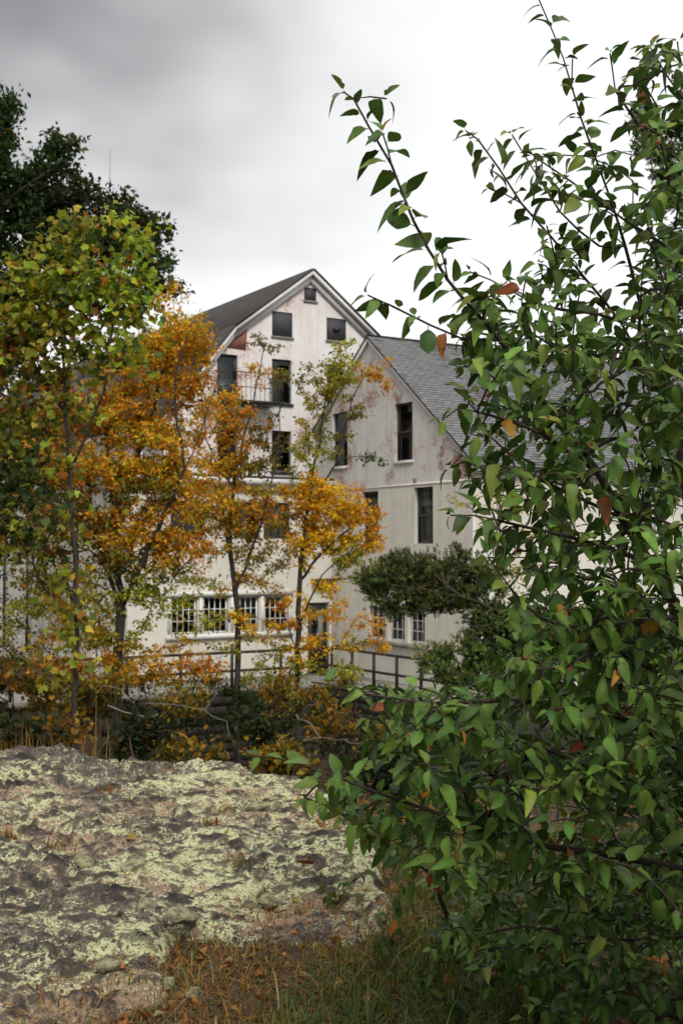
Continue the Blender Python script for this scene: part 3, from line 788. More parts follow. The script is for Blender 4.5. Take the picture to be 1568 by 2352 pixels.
# ------------------------------------------------------------------ plants: skeleton growing
class Skel:
    def __init__(s): s.p = []; s.par = []; s.len = []
    def add(s, p, par):
        s.p.append(np.asarray(p, float)); s.par.append(par)
        s.len.append(0.0 if par < 0 else s.len[par] + float(np.linalg.norm(s.p[-1] - s.p[par]))); return len(s.p) - 1
    def polyline(s, pts, step, par=-1, r=None, wob=.0):
        pts = [np.asarray(p, float) for p in pts]; path = []
        if par >= 0 and np.linalg.norm(pts[0] - s.p[par]) < 1e-6: last = par
        elif par >= 0: pts = [s.p[par]] + pts; last = par
        else: last = s.add(pts[0], -1)
        path.append(last); n = len(pts)
        for i in range(n - 1):
            p0 = pts[max(i - 1, 0)]; p1 = pts[i]; p2 = pts[i + 1]; p3 = pts[min(i + 2, n - 1)]
            m = max(1, int(np.linalg.norm(p2 - p1) / step))
            for k in range(1, m + 1):
                t = k / m
                q = .5 * ((2 * p1) + (-p0 + p2) * t + (2*p0 - 5*p1 + 4*p2 - p3) * t*t + (-p0 + 3*p1 - 3*p2 + p3) * t**3)
                if wob and r is not None: q = q + r.normal(0, wob, 3)
                last = s.add(q, last); path.append(last)
        return path
    def nearest(s, q, bias=.15, maxlen=None):
        P = np.array(s.p); L = np.array(s.len)
        d = np.linalg.norm(P - q, axis=1)
        low = np.clip(P[:, 2] - q[2], 0, None)
        return int(np.argmin(d + bias * L + .8 * low))
    def reach(s, q, r, step, bow=.15, bias=.15):
        j = s.nearest(q, bias); a = s.p[j]; dist = np.linalg.norm(q - a)
        mid = (a + q) / 2 + r.normal(0, .07, 3) * dist + np.array([0, 0, bow * dist * r.uniform(-.3, 1)])
        return s.polyline([mid, q], step, j)
    def radii(s, tip, power=2.3, rmax=None):
        n = len(s.p); acc = np.zeros(n); ch = np.zeros(n, int)
        for i in range(n):
            if s.par[i] >= 0: ch[s.par[i]] += 1
        rad = np.zeros(n)
        for i in range(n - 1, -1, -1):
            rad[i] = tip if ch[i] == 0 else max(acc[i] ** (1 / power), tip)
            if s.par[i] >= 0: acc[s.par[i]] += (rad[i] * 1.003) ** power
        if rmax: rad = np.where(rad > rmax * .5, rmax * .5 + (rad - rmax * .5) * (rmax * .5) / max(rad.max() - rmax * .5, 1e-6) if rad.max() > rmax else rad, rad)
        return rad
    def tubes(s, rad, sides=6):
        n = len(s.p); kids = [[] for _ in range(n)]
        for i in range(n):
            if s.par[i] >= 0: kids[s.par[i]].append(i)
        V = []; Fq = []; base = 0
        starts = [(i, None) for i in range(n) if s.par[i] < 0]
        while starts:
            i, pr = starts.pop(); chain = [] if pr is None else [pr]
            c = i
            while True:
                chain.append(c)
                if not kids[c]: break
                m = max(kids[c], key=lambda q: rad[q])
                for q in kids[c]:
                    if q != m: starts.append((q, c))
                c = m
            if len(chain) < 2: continue
            P = np.array([s.p[q] for q in chain]); R = np.array([rad[q] for q in chain])
            if pr is not None: R[0] = R[1]
            T = np.gradient(P, axis=0); T = norm(T)
            x = np.cross(T[0], [.3, .2, 1.0]); x = norm(x) if np.linalg.norm(x) > 1e-3 else np.array([1.0, 0, 0])
            k = sides if R.max() > .02 or sides <= 4 else max(4, sides - 2)
            w = np.arange(k) * 2 * math.pi / k; rings = []
            for q in range(len(P)):
                x = x - T[q] * (x @ T[q]); x = norm(x); y = np.cross(T[q], x)
                rings.append(P[q] + R[q] * (np.cos(w)[:, None] * x + np.sin(w)[:, None] * y))
            V.append(np.concatenate(rings)); m = len(P)
            ii = (np.arange(m - 1)[:, None] * k + np.arange(k)[None]); jj = (np.arange(m - 1)[:, None] * k + (np.arange(k)[None] + 1) % k)
            Fq.append(np.stack([ii, jj, jj + k, ii + k], -1).reshape(-1, 4) + base); base += m * k
        return np.concatenate(V), np.concatenate(Fq)

# leaf templates: columns = along, across, up
def tpl_simple(w=.30, fold=.12, curl=.12):
    v = np.array([(0, 0, 0), (.45, w, fold), (1, 0, -curl), (.45, -w, fold), (.5, 0, 0)])
    return v, np.array([(0, 4, 1), (4, 2, 1), (0, 3, 4), (4, 3, 2)])
def tpl_ovate(seed, w=.25, fold=.35, curl=.35, twist=0.0):
    r = np.random.default_rng(seed)
    a = np.array([0, .06, .18, .34, .52, .70, .86, 1.0])
    hw = np.array([.0, .42, .84, 1.0, .96, .76, .42, .0]) * w
    stem = .20
    V = [(-stem, 0, .03), ]; rows = []
    for i, (x, h) in enumerate(zip(a, hw)):
        jl, jr = 1 + r.normal(0, .07, 2)
        if 2 <= i <= 5 and r.random() < .10: jl *= .62      # a bitten edge
        z = -curl * x ** 1.7; tw = twist * x
        row = []
        for sgn, j in ((1, jl), (0, 1), (-1, jr)):
            b = sgn * h * j; c = abs(b) * fold + z + .10 * math.sin(x * 7 + sgn) * abs(b)
            row.append(len(V)); V.append((x - .18 * curl * x * x, b * math.cos(tw), c + b * math.sin(tw)))
        rows.append(row)
    Fc = []
    for r0, r1 in zip(rows[:-1], rows[1:]):
        Fc += [(r0[0], r0[1], r1[1]), (r0[0], r1[1], r1[0]), (r0[1], r0[2], r1[2]), (r0[1], r1[2], r1[1])]
    k = len(V); V += [(-stem, .012, .03), (0.02, .012, 0), (0.02, -.012, 0), (-stem, -.012, .03)]
    Fc += [(k, k + 1, k + 2), (k, k + 2, k + 3)]
    return np.array(V, float), np.array(Fc)
def tpl_lobed(seed=0, w=.55):
    ang = np.array([180, 140, 110, 88, 66, 40, 18, 0]); rad = np.array([.14, .40, .56, .44, .60, .47, .52, .66])
    pts = [(.35 + r * math.cos(math.radians(a)), r * math.sin(math.radians(a)) * .95) for a, r in zip(ang, rad)]
    r = np.random.default_rng(seed)
    full = pts + [(x, -y) for x, y in pts[1:-1][::-1]]
    full = [(x + r.normal(0, .035), y + r.normal(0, .035)) for x, y in full]
    V = [(.35, 0, .0)] + [(x, y, .30 * abs(y) * (1 if seed % 2 else -.6) - .35 * max(x - .35, 0) + r.normal(0, .06)) for x, y in full]
    n = len(full); return np.array(V), np.array([(0, 1 + i, 1 + (i + 1) % n) for i in range(n)])
def tpl_sprig(seed=0):
    r = np.random.default_rng(seed); V = []; Fc = []
    def spin(a, b, w):
        a = np.array(a); b = np.array(b); t = norm(b - a); s = norm(np.cross(t, [r.normal(), r.normal(), 1.0])); k = len(V); u = np.cross(t, s)
        for vec in (s,):
            k = len(V); V.extend([a, a + (b - a) * .55 + vec * w, b, a + (b - a) * .55 - vec * w + u * w * .8]); Fc.extend([(k, k + 1, k + 2), (k, k + 2, k + 3)])
    spin((0, 0, 0), (1, 0, 0), .07)
    for i in range(6):
        x = .1 + .13 * i; s = 1 if i % 2 else -1; l = .5 * (1 - x * .55)
        spin((x, 0, 0), (x + l * .75, s * l * .62, r.normal(0, .16)), .06)
        spin((x, 0, 0), (x + l * .7, r.normal(0, .12), s * l * .5), .05)
    return np.array(V), np.array(Fc)

def place_leaves(P, ax, up, L, tpls, which, col):
    """returns verts, faces, colours, per-leaf vert counts"""
    ax = norm(ax); up = up - ax * np.sum(up * ax, 1, keepdims=True); up = norm(up); sd = np.cross(up, ax)
    VV = []; FF = []; CC = []; base = 0; order = []
    for k, (tv, tf) in enumerate(tpls):
        idx = np.where(which == k)[0]
        if not len(idx): continue
        v = P[idx, None] + L[idx, None, None] * (tv[None, :, 0:1] * ax[idx, None] + tv[None, :, 1:2] * sd[idx, None] + tv[None, :, 2:3] * up[idx, None])
        VV.append(v.reshape(-1, 3)); n = len(tv)
        FF.append((tf[None] + (np.arange(len(idx)) * n)[:, None, None]).reshape(-1, 3) + base); base += len(idx) * n
        sh = np.where(np.abs(tv[:, 1]) < 1e-6, 1.22, .96) if n > 20 else np.ones(n)        # paler midrib
        CC.append((col[idx][:, None] * sh[None, :, None]).reshape(-1, 3)); order.append(idx)
    return np.concatenate(VV), np.concatenate(FF), np.concatenate(CC)

def pick_colors(r, n, pal):
    w = np.array([p[0] for p in pal], float); w /= w.sum()
    c = np.array([p[1] for p in pal])[r.choice(len(pal), n, p=w)]
    return np.clip(c * r.lognormal(0, .16, (n, 1)) * r.normal(1, .06, (n, 3)), .004, .9)

ORANGE = [(7, (.78, .31, .016)), (4, (.78, .47, .028)), (1.0, (.50, .16, .016)), (4.0, (.38, .38, .04)), (.5, (.16, .07, .02))]
GOLD = [(6, (.92, .54, .020)), (5, (.90, .38, .010)), (2, (.54, .45, .05)), (1, (.58, .17, .012))]
SHADED_GREEN = [(5, (.018, .030, .008)), (3, (.034, .050, .012)), (1, (.10, .07, .012))]  # greens darkened so the leaf colour itself carries the undergrowth's shade
SHADED_GOLD = [(4, (.30, .14, .014)), (3, (.20, .15, .02)), (3, (.05, .06, .014)), (2, (.36, .22, .02))]  # orange and gold leaves dulled, the hollow's shade put into their colour
YGREEN = [(4, (.34, .34, .045)), (3, (.20, .24, .035)), (2.6, (.56, .42, .045)), (1, (.46, .20, .02))]
OLIVE = [(4, (.12, .15, .028)), (3, (.24, .22, .035)), (1.4, (.36, .22, .03)), (.8, (.32, .10, .02))]
OAK = [(6, (.034, .058, .016)), (3, (.055, .085, .022)), (.5, (.12, .08, .02))]
SYC = [(6, (.33, .40, .040)), (3, (.46, .46, .055)), (4, (.09, .13, .024)), (1.3, (.38, .15, .022)), (.7, (.22, .07, .015)), (.8, (.42, .36, .05))]
GREEN = [(5, (.045, .075, .018)), (3, (.075, .11, .025)), (1, (.20, .19, .03))]
APPLE = [(6, (.075, .145, .024)), (4, (.110, .190, .032)), (3.5, (.042, .085, .018)), (1.6, (.165, .225, .036)), (.06, (.36, .17, .02)), (.03, (.20, .05, .015))]
CEDAR = [(5, (.085, .140, .030)), (3, (.15, .21, .040)), (2, (.042, .072, .020)), (.4, (.16, .13, .04))]
SIMPLE = [tpl_simple(.30, .12, .12), tpl_simple(.26, .2, .3), tpl_simple(.34, .05, .05)]
LOBED = [tpl_lobed(k) for k in range(6)]
SPRIG = [tpl_sprig(k) for k in range(4)]
BLADES = SIMPLE

def grow_plant(name, label, cat, depth, stems, blobs, leaf, tpls, seed, bark, leafmat, tips_per=28, leaves_per=14, spread=.12, droop=.35,
               rmax=None, tip_r=.005, group=None, jitter_depth=1.0, big_parts=0, step=.25, bias=.15, sides=6, along=.6, widen=1.0):
    """stems: polylines of (x, y, depth) or world points; blobs: (x, y, rx, ry, palette, density[, ddepth]) in view units at this depth"""
    r = np.random.default_rng(seed); s = Skel()
    for st in stems:
        pts = [D(*p) if len(p) == 3 and not isinstance(p, np.ndarray) else p for p in st]
        if s.p:
            j = s.nearest(pts[0], 0.0)
            if np.linalg.norm(s.p[j] - pts[0]) < 1.2: s.polyline(pts[1:], step, j, r, step * .06); continue
        s.polyline(pts, step, -1, r, step * .06)
    px = K / F_PX
    tips = []
    for b in blobs:
        if isinstance(b[0], np.ndarray):            # (centre, radii, _, number of twigs, palette)
            q = norm(r.normal(0, 1, (b[3], 3))) * (r.random((b[3], 1)) ** .42) * np.array(b[1]) + b[0]
            for t in q: tips.append((t, b[4]))
            continue
        x, y, bx, by, pal, dens = b[:6]; bx *= widen; by *= widen; dd = b[6] if len(b) > 6 else 0.0
        n = max(3, int(tips_per * dens * (bx * by) / 6400.0 * (1 if len(b) < 8 else b[7])))
        c = D(x, y, depth + dd); sc = px * (depth + dd)
        q = r.normal(0, 1, (n, 3)); q = norm(q) * (r.random((n, 1)) ** .42)
        q = q * np.array([bx * sc, (bx + by) * .5 * sc * jitter_depth, by * sc]) + c
        ex = np.where(r.random((n, 1)) < .14, r.uniform(1.05, 1.4, (n, 1)), 1.0); q = (q - c) * ex + c
        for t in q: tips.append((t, pal))
    trunk = np.array(s.p[:])
    tips.sort(key=lambda t: np.min(np.linalg.norm(trunk - t[0], axis=1)))
    LP = []; LA = []; pals = []
    for t, pal in tips:
        path = s.reach(t, r, step, .12, bias)
        pp = np.array([s.p[i] for i in path])
        m = max(2, r.poisson(leaves_per)); f = 1 - along * r.random(m) ** 1.3
        ii = np.minimum((f * (len(pp) - 1)).astype(int), len(pp) - 2); fr = (f * (len(pp) - 1) - ii)[:, None]
        pos = pp[ii] * (1 - fr) + pp[ii + 1] * fr; dirv = norm(pp[ii + 1] - pp[ii])
        LP.append(pos + r.normal(0, spread, (m, 3)) * np.array([1, 1, .7])); LA.append(dirv * .6 + r.normal(0, .7, (m, 3)) + np.array([0, 0, -droop])); pals += [id(pal)] * m
    LP = np.concatenate(LP); LA = np.concatenate(LA); pals = np.array(pals); n = len(LP)
    col = np.zeros((n, 3))
    for b in blobs:
        k = pals == id(b[4])
        if k.any(): col[k] = pick_colors(r, int(k.sum()), b[4]); pals[k] = -1
    # neighbouring leaves share a tone: patches of darker and lighter, greener and redder
    ph = r.random(3) * 9
    tone = .16 * np.sin(LP[:, 0] * 1.9 + ph[0]) + .16 * np.sin(LP[:, 2] * 2.3 + LP[:, 1] + ph[1]); col = col * (1 + tone[:, None] * np.array([.6, 1.2, .6]))
    L = leaf * r.lognormal(0, .22, n); up = r.normal(0, .75, (n, 3)) + np.array([0, -.15, .8])
    which = r.integers(0, len(tpls), n)
    rad = s.radii(tip_r, 2.25, rmax)
    root = empty(name, s.p[0], label, cat, group); off = np.array(s.p[0])
    tv, tf = s.tubes(rad, sides)
    link("trunk", mesh_arrays("trunk", tv - off, tf, (bark,), smooth=True), root)
    keep = np.ones(n, bool)
    if big_parts:
        # the leaves that show largest are pieces of their own
        u = LP[:, 0] / LP[:, 1] * F_PX + CX; w = HORIZON - (LP[:, 2] - EYE) / LP[:, 1] * F_PX
        inf = (u > 2) & (u < 680) & (w > 2) & (w < 1022)
        score = np.where(inf, L / LP[:, 1], 0) * (1 + .25 * (LP[:, 1].max() - LP[:, 1]) / np.ptp(LP[:, 1]))
        big = np.argsort(-score)[:big_parts]; keep[big] = False
        axn = norm(LA[big]); upn = up[big] - axn * np.sum(up[big] * axn, 1, keepdims=True); upn = norm(upn); sdn = np.cross(upn, axn)
        variants = {}
        for j, i in enumerate(big):
            key = (int(which[i]), j % 8)
            if key not in variants:
                tvv, tff = tpls[key[0]]; variants[key] = mesh_arrays("leaf", tvv, tff, (leafmat,), np.repeat(pick_colors(r, 1, blobs[j % len(blobs)][4]), len(tvv), 0), smooth=True)
            o = link("leaf", variants[key], root)
            mtx = np.eye(4); mtx[:3, 0] = axn[j] * L[i]; mtx[:3, 1] = sdn[j] * L[i]; mtx[:3, 2] = upn[j] * L[i]; mtx[:3, 3] = LP[i] - off
            o.matrix_local = Matrix(mtx.tolist())
    k = np.where(keep)[0]
    lv, lf, lc = place_leaves(LP[k], LA[k], up[k], L[k], tpls, which[k], col[k])
    cr = link("crown", mesh_arrays("crown", lv - off, lf, (leafmat,), lc, smooth=False), root); cr["kind"] = "stuff"
    return root

def gz(p):            # drop a point onto the ground
    p = np.array(p, float); p[2] = float(terrain(np.array([p[0]]), np.array([p[1]]))[0]) - .1; return p

# ------------------------------------------------------------------ trees between the rock and the buildings
# broad dark oak at the upper left
b0 = gz(D(-60, 1500, 34))
grow_plant("oak_tree", "large dark green oak with spreading crown against the cloudy sky", "tree", 34,
  [[b0, D(-50, 1300, 34), D(-30, 1000, 34), D(20, 780, 34)], [D(-30, 1000, 34), D(-80, 700, 34), D(-60, 400, 34)], [D(20, 780, 34), D(120, 640, 33.5), D(250, 560, 33)],
   [D(-30, 900, 34), D(110, 720, 34), D(300, 640, 34)], [D(-60, 600, 34), D(30, 440, 33.5), D(130, 370, 33)]],
  [(5, 260, 28, 66, OAK, 1.4), (-20, 330, 40, 90, OAK, 1.3), (110, 450, 70, 50, OAK, 1.1), (230, 540, 80, 60, OAK, 1.1), (70, 400, 65, 38, OAK, .9), (140, 325, 44, 45, OAK, 1.0), (150, 385, 32, 30, OAK, .9), (40, 440, 70, 55, OAK, 1.2), (60, 520, 120, 70, OAK, 1.1), (200, 450, 42, 38, OAK, .8), (265, 480, 60, 45, OAK, 1.0),
   (310, 540, 62, 60, OAK, 1.0), (350, 520, 36, 40, OAK, .9), (350, 610, 40, 60, OAK, 1.0), (392, 640, 22, 28, OAK, .8), (180, 590, 110, 70, OAK, 1.0), (40, 650, 90, 90, OAK, 1.1), (300, 680, 50, 50, OAK, .8), (-90, 450, 110, 200, OAK, .8), (-80, 750, 130, 200, OAK, .8)],
  .17, SIMPLE, 101, M['bark_dark'], M['leaf_far'], tips_per=48, leaves_per=42, spread=.17, droop=.2, rmax=.34, tip_r=.012, jitter_depth=1.1, step=.4)

# sycamore with big yellow-green leaves
b0 = gz(D(150, 1700, 17))
grow_plant("sycamore_tree", "young sycamore with large yellow-green leaves turning orange", "tree", 17,
  [[b0, D(175, 1500, 17), D(172, 1250, 17), D(150, 1000, 17), D(142, 850, 17), D(150, 640, 17)], [D(160, 1050, 17), D(235, 900, 16.8), D(250, 760, 16.7), D(290, 540, 16.6)], [D(150, 950, 17), D(60, 800, 17.2), D(30, 640, 17.2)]],
  [(60, 640, 75, 60, SYC, 1.2), (40, 740, 90, 80, SYC, 1.2), (140, 560, 75, 60, SYC, 1.0), (200, 640, 90, 70, SYC, 1.1), (180, 520, 40, 40, SYC, .8), (290, 520, 48, 52, SYC, .9), (310, 620, 52, 60, SYC, 1.0), (250, 700, 90, 70, SYC, 1.1), (140, 740, 100, 80, SYC, 1.2),
   (310, 720, 35, 40, SYC, .7), (200, 820, 110, 60, SYC, 1.1), (60, 850, 90, 60, SYC, 1.1), (30, 960, 90, 80, SYC, .9), (60, 1110, 80, 80, GREEN, 1.0), (20, 1220, 60, 60, SYC, .8), (130, 930, 80, 50, SYC, .8), (-60, 800, 60, 200, SYC, .8), (-50, 1150, 60, 150, GREEN, .9), (90, 1230, 60, 50, GREEN, .7), (150, 1330, 70, 40, YGREEN, .5), (170, 1430, 70, 40, YGREEN, .5), (130, 1520, 80, 40, YGREEN, .5), (190, 1190, 40, 40, YGREEN, .5), (165, 1060, 50, 50, OLIVE, .6)],
  .105, LOBED, 103, M['bark_dark'], M['leaf_far'], tips_per=20, leaves_per=15, spread=.17, droop=.35, rmax=.04, tip_r=.004, big_parts=260, step=.25, jitter_depth=.9)

# orange tree with forked trunk
b0 = gz(D(262, 1750, 24))
grow_plant("autumn_tree", "forked tree with dense orange-brown leaves left of the gable", "tree", 24,
  [[b0, D(270, 1600, 24), D(278, 1400, 24), D(262, 1180, 24), D(240, 950, 24), D(250, 780, 24)], [D(280, 1380, 24), D(330, 1290, 23.8), D(425, 1080, 23.5), D(480, 930, 23.3), D(520, 800, 23.2)], [D(278, 1390, 24), D(225, 1250, 24.2), D(190, 1050, 24.3)], [D(262, 1180, 24), D(345, 960, 24.2), D(385, 780, 24.3), D(400, 680, 24.3)], [D(425, 1080, 23.5), D(400, 900, 23.5), D(430, 760, 23.5)]],
  [(230, 930, 100, 60, ORANGE, 1.2), (160, 960, 60, 40, ORANGE, .9), (330, 860, 90, 60, ORANGE, 1.3), (425, 770, 62, 48, ORANGE, 1.4), (400, 690, 45, 42, ORANGE, .45), (465, 800, 36, 40, ORANGE, .8), (380, 800, 60, 55, ORANGE, 1.2), (300, 960, 100, 55, ORANGE, 1.3), (200, 1060, 105, 45, ORANGE, 1.2), (260, 1090, 100, 40, ORANGE, 1.2),
   (380, 1010, 80, 55, ORANGE, 1.1), (330, 1130, 90, 45, OLIVE, 1.0), (270, 1200, 110, 50, ORANGE, 1.1), (380, 1210, 80, 40, ORANGE, .8), (180, 1180, 90, 50, OLIVE, .9), (300, 1300, 110, 45, OLIVE, .8), (220, 1370, 90, 50, YGREEN, .75), (360, 1400, 70, 40, YGREEN, .5), (170, 1450, 80, 40, ORANGE, .7), (440, 900, 60, 60, ORANGE, .9), (300, 780, 50, 40, OLIVE, .7), (150, 1260, 90, 50, YGREEN, .8), (60, 1330, 80, 40, OLIVE, .6), (420, 1120, 70, 50, ORANGE, 1.0), (350, 1060, 90, 50, ORANGE, 1.0), (120, 1060, 90, 50, ORANGE, .9), (430, 1260, 70, 45, ORANGE, .8), (330, 1260, 90, 45, ORANGE, .9), (90, 1420, 80, 40, YGREEN, .5), (280, 1470, 90, 40, YGREEN, .6), (300, 1530, 110, 40, ORANGE, .8), (170, 1550, 100, 45, ORANGE, .7), (430, 1530, 80, 34, ORANGE, .7), (380, 1340, 90, 40, YGREEN, .5), (60, 1500, 80, 40, OLIVE, .7)],
  .082, SIMPLE, 107, M['bark_dark'], M['leaf_far'], tips_per=47, leaves_per=33, spread=.08, droop=.5, rmax=.13, tip_r=.006, along=.75, step=.3, widen=1.22)

# second trunk further left
b0 = gz(D(165, 1760, 26))
grow_plant("autumn_tree", "slim tree with green and orange leaves at the far left edge", "tree", 26,
  [[b0, D(172, 1600, 26), D(178, 1400, 26), D(180, 1180, 26), D(200, 980, 26)], [D(178, 1480, 26), D(110, 1330, 26), D(60, 1180, 26)], [D(180, 1380, 26), D(130, 1250, 26.3), D(100, 1050, 26.3)]],
  [(90, 1050, 90, 60, OLIVE, 1.2), (60, 1150, 80, 55, GREEN, 1.2), (40, 1250, 60, 45, YGREEN, 1.0), (130, 1150, 70, 50, OLIVE, 1.0), (110, 1330, 80, 45, YGREEN, .6), (60, 1420, 60, 40, OLIVE, .55), (150, 1430, 70, 40, YGREEN, .7), (-30, 1200, 60, 150, GREEN, 1.0), (30, 960, 70, 60, GREEN, 1.2), (110, 960, 70, 40, ORANGE, .9)],
  .082, SIMPLE, 109, M['bark_dark'], M['leaf_far'], tips_per=47, leaves_per=33, spread=.08, droop=.45, rmax=.11, tip_r=.006, along=.75, step=.3, widen=1.22)

# tree in front of the tall gable
b0 = gz(D(548, 1720, 27))
grow_plant("autumn_tree", "slender olive and orange tree in front of the tall gable", "tree", 27,
  [[b0, D(545, 1560, 27), D(546, 1400, 27), D(528, 1270, 27), D(535, 1120, 27), D(575, 950, 27), D(605, 790, 27)], [D(546, 1370, 27), D(600, 1200, 26.8), D(640, 1030, 26.6), D(640, 860, 26.5)], [D(528, 1270, 27), D(500, 1080, 27.2), D(520, 930, 27.2)], [D(535, 1120, 27), D(470, 1000, 27), D(490, 900, 27)]],
  [(605, 775, 30, 40, OLIVE, .55), (650, 850, 36, 45, OLIVE, .45), (590, 860, 34, 45, ORANGE, .5), (530, 910, 45, 36, ORANGE, .8), (500, 960, 65, 45, ORANGE, 1.2), (570, 980, 60, 40, ORANGE, .9), (620, 1000, 50, 50, OLIVE, .6), (500, 1050, 80, 50, ORANGE, 1.2), (560, 1070, 60, 40, OLIVE, .9), (500, 1150, 80, 40, ORANGE, 1.1), (440, 1180, 60, 40, ORANGE, .8), (580, 1160, 60, 45, ORANGE, .9), (500, 1240, 80, 40, YGREEN, .7), (570, 1270, 70, 45, YGREEN, .8), (460, 1330, 70, 35, YGREEN, .35), (560, 1350, 60, 35, ORANGE, .5), (590, 1420, 60, 35, GOLD, .5), (520, 1480, 60, 30, YGREEN, .4), (470, 1100, 70, 45, ORANGE, 1.0), (600, 1090, 50, 50, YGREEN, .7), (640, 1280, 45, 40, YGREEN, .6), (530, 1190, 80, 40, ORANGE, 1.0), (450, 1420, 60, 30, YGREEN, .4), (400, 1480, 60, 30, ORANGE, .4), (620, 1480, 60, 26, YGREEN, .5)],
  .082, SIMPLE, 113, M['bark_dark'], M['leaf_far'], tips_per=42, leaves_per=30, spread=.08, droop=.5, rmax=.09, tip_r=.006, along=.75, step=.3, widen=1.18)

# golden tree at the inner corner
b0 = gz(D(690, 1720, 29))
grow_plant("autumn_tree", "golden orange tree before the inner corner of the two buildings", "tree", 29,
  [[b0, D(684, 1600, 29), D(684, 1470, 29), D(688, 1340, 29), D(705, 1180, 29), D(735, 1000, 29), D(765, 830, 29)], [D(688, 1340, 29), D(740, 1270, 28.8), D(830, 1190, 28.6)], [D(684, 1440, 29), D(740, 1320, 28.6), D(800, 1270, 28.4)], [D(690, 1320, 29), D(655, 1180, 29.2), D(690, 1050, 29.3)], [D(705, 1180, 29), D(770, 1060, 29), D(810, 920, 29), D(850, 830, 29)], [D(684, 1500, 29), D(645, 1400, 29), D(620, 1340, 29)]],
  [(700, 1140, 55, 50, GOLD, 1.5), (760, 1150, 70, 50, GOLD, 1.7), (820, 1180, 50, 45, GOLD, 1.5), (850, 1240, 45, 35, GOLD, 1.2), (740, 1220, 70, 45, GOLD, 1.5), (690, 1260, 50, 40, GOLD, 1.0), (790, 1270, 50, 35, YGREEN, 1.0), (830, 1300, 60, 25, YGREEN, .7), (650, 1200, 35, 40, YGREEN, .8), (690, 1040, 45, 40, YGREEN, .8), (740, 1020, 45, 50, OLIVE, .7), (720, 930, 40, 50, YGREEN, .7), (770, 880, 50, 50, YGREEN, 1.0), (800, 820, 38, 36, YGREEN, .7), (850, 840, 40, 35, ORANGE, .7), (870, 880, 40, 20, ORANGE, .35), (730, 870, 35, 40, OLIVE, .5), (820, 930, 40, 25, OLIVE, .4), (850, 1050, 50, 25, GREEN, .35),
   (640, 1440, 50, 26, GOLD, .6), (710, 1420, 55, 25, GOLD, .6), (790, 1400, 50, 30, GOLD, .5), (850, 1430, 50, 22, GOLD, .8), (820, 1470, 45, 20, YGREEN, .5), (700, 1540, 50, 30, YGREEN, .7), (610, 1330, 30, 30, YGREEN, .5), (720, 1490, 60, 32, GOLD, .8), (610, 1540, 60, 36, YGREEN, .7), (850, 1490, 60, 26, GOLD, .5), (660, 1380, 50, 30, GOLD, .6), (780, 1540, 60, 26, YGREEN, .6), (640, 1600, 60, 36, YGREEN, .7), (740, 1350, 50, 26, GOLD, .6), (500, 1430, 60, 26, YGREEN, .4)],
  .088, SIMPLE, 127, M['bark_dark'], M['leaf_far'], tips_per=46, leaves_per=34, spread=.08, droop=.5, rmax=.09, tip_r=.006, along=.75, step=.3, widen=1.18)

# thin sapling by the wing, seen through the apple shrub
b0 = gz(D(1150, 1700, 25))
grow_plant("sapling", "thin sapling with sparse pale green leaves against the wing wall", "tree", 25,
  [[b0, D(1150, 1500, 25), D(1145, 1300, 25), D(1150, 1120, 25)], [D(1148, 1420, 25), D(1060, 1310, 25), D(1000, 1280, 25)], [D(1146, 1260, 25), D(1080, 1170, 25), D(1030, 1150, 25)]],
  [(1060, 1150, 55, 28, YGREEN, .7), (1140, 1130, 45, 45, YGREEN, .9), (1040, 1285, 60, 22, YGREEN, .6), (1130, 1310, 60, 45, YGREEN, .8), (1180, 1200, 60, 60, ORANGE, .6), (1200, 1320, 60, 60, YGREEN, .8), (960, 1500, 40, 40, YGREEN, .5), (1030, 1470, 50, 40, YGREEN, .6)],
  .085, SIMPLE, 131, M['bark_grey'], M['leaf_far'], tips_per=22, leaves_per=16, spread=.09, droop=.4, rmax=.05, tip_r=.006, along=.75, step=.3)

# undergrowth in the hollow: one bush at a time
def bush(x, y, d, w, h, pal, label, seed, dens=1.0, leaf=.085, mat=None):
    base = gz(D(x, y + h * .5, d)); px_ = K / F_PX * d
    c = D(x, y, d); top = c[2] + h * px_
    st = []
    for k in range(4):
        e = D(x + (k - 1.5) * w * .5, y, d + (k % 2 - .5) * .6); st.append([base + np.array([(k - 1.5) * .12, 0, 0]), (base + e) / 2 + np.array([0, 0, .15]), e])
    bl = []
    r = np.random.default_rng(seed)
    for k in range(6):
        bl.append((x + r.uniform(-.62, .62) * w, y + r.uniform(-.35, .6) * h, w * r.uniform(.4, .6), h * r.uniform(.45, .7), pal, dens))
    bl.append((x, y + h * .9, w * .8, h * .6, SHADED_GREEN, dens * .7))
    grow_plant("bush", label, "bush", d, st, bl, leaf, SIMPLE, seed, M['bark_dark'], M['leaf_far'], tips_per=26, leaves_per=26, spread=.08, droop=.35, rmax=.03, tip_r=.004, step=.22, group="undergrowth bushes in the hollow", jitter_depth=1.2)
bush(60, 1580, 19, 110, 75, SHADED_GOLD, "dark dim olive bush at the left edge above the rock", 201)
bush(245, 1570, 20, 105, 62, SHADED_GOLD, "orange-leaved bush below the left end of the railing", 202, .9)
bush(405, 1600, 21, 95, 60, SHADED_GOLD, "orange and yellow bush under the middle of the railing", 203, .8)
bush(440, 1712, 15, 110, 55, SHADED_GOLD, "low dim golden bush just behind the rock crest", 204, .7)
bush(120, 1690, 14, 110, 50, SHADED_GOLD, "dim brownish bush behind the left rock crest", 205, .8)
bush(285, 1690, 13, 80, 45, SHADED_GREEN, "dark green bush behind the top of the rock", 206, .9)
bush(610, 1660, 18, 85, 60, SHADED_GREEN, "dark green bush in the shadowed middle of the hollow", 207, .9)
bush(690, 1585, 24, 80, 48, SHADED_GOLD, "yellow-leaved bush beneath the golden tree", 208, .9)
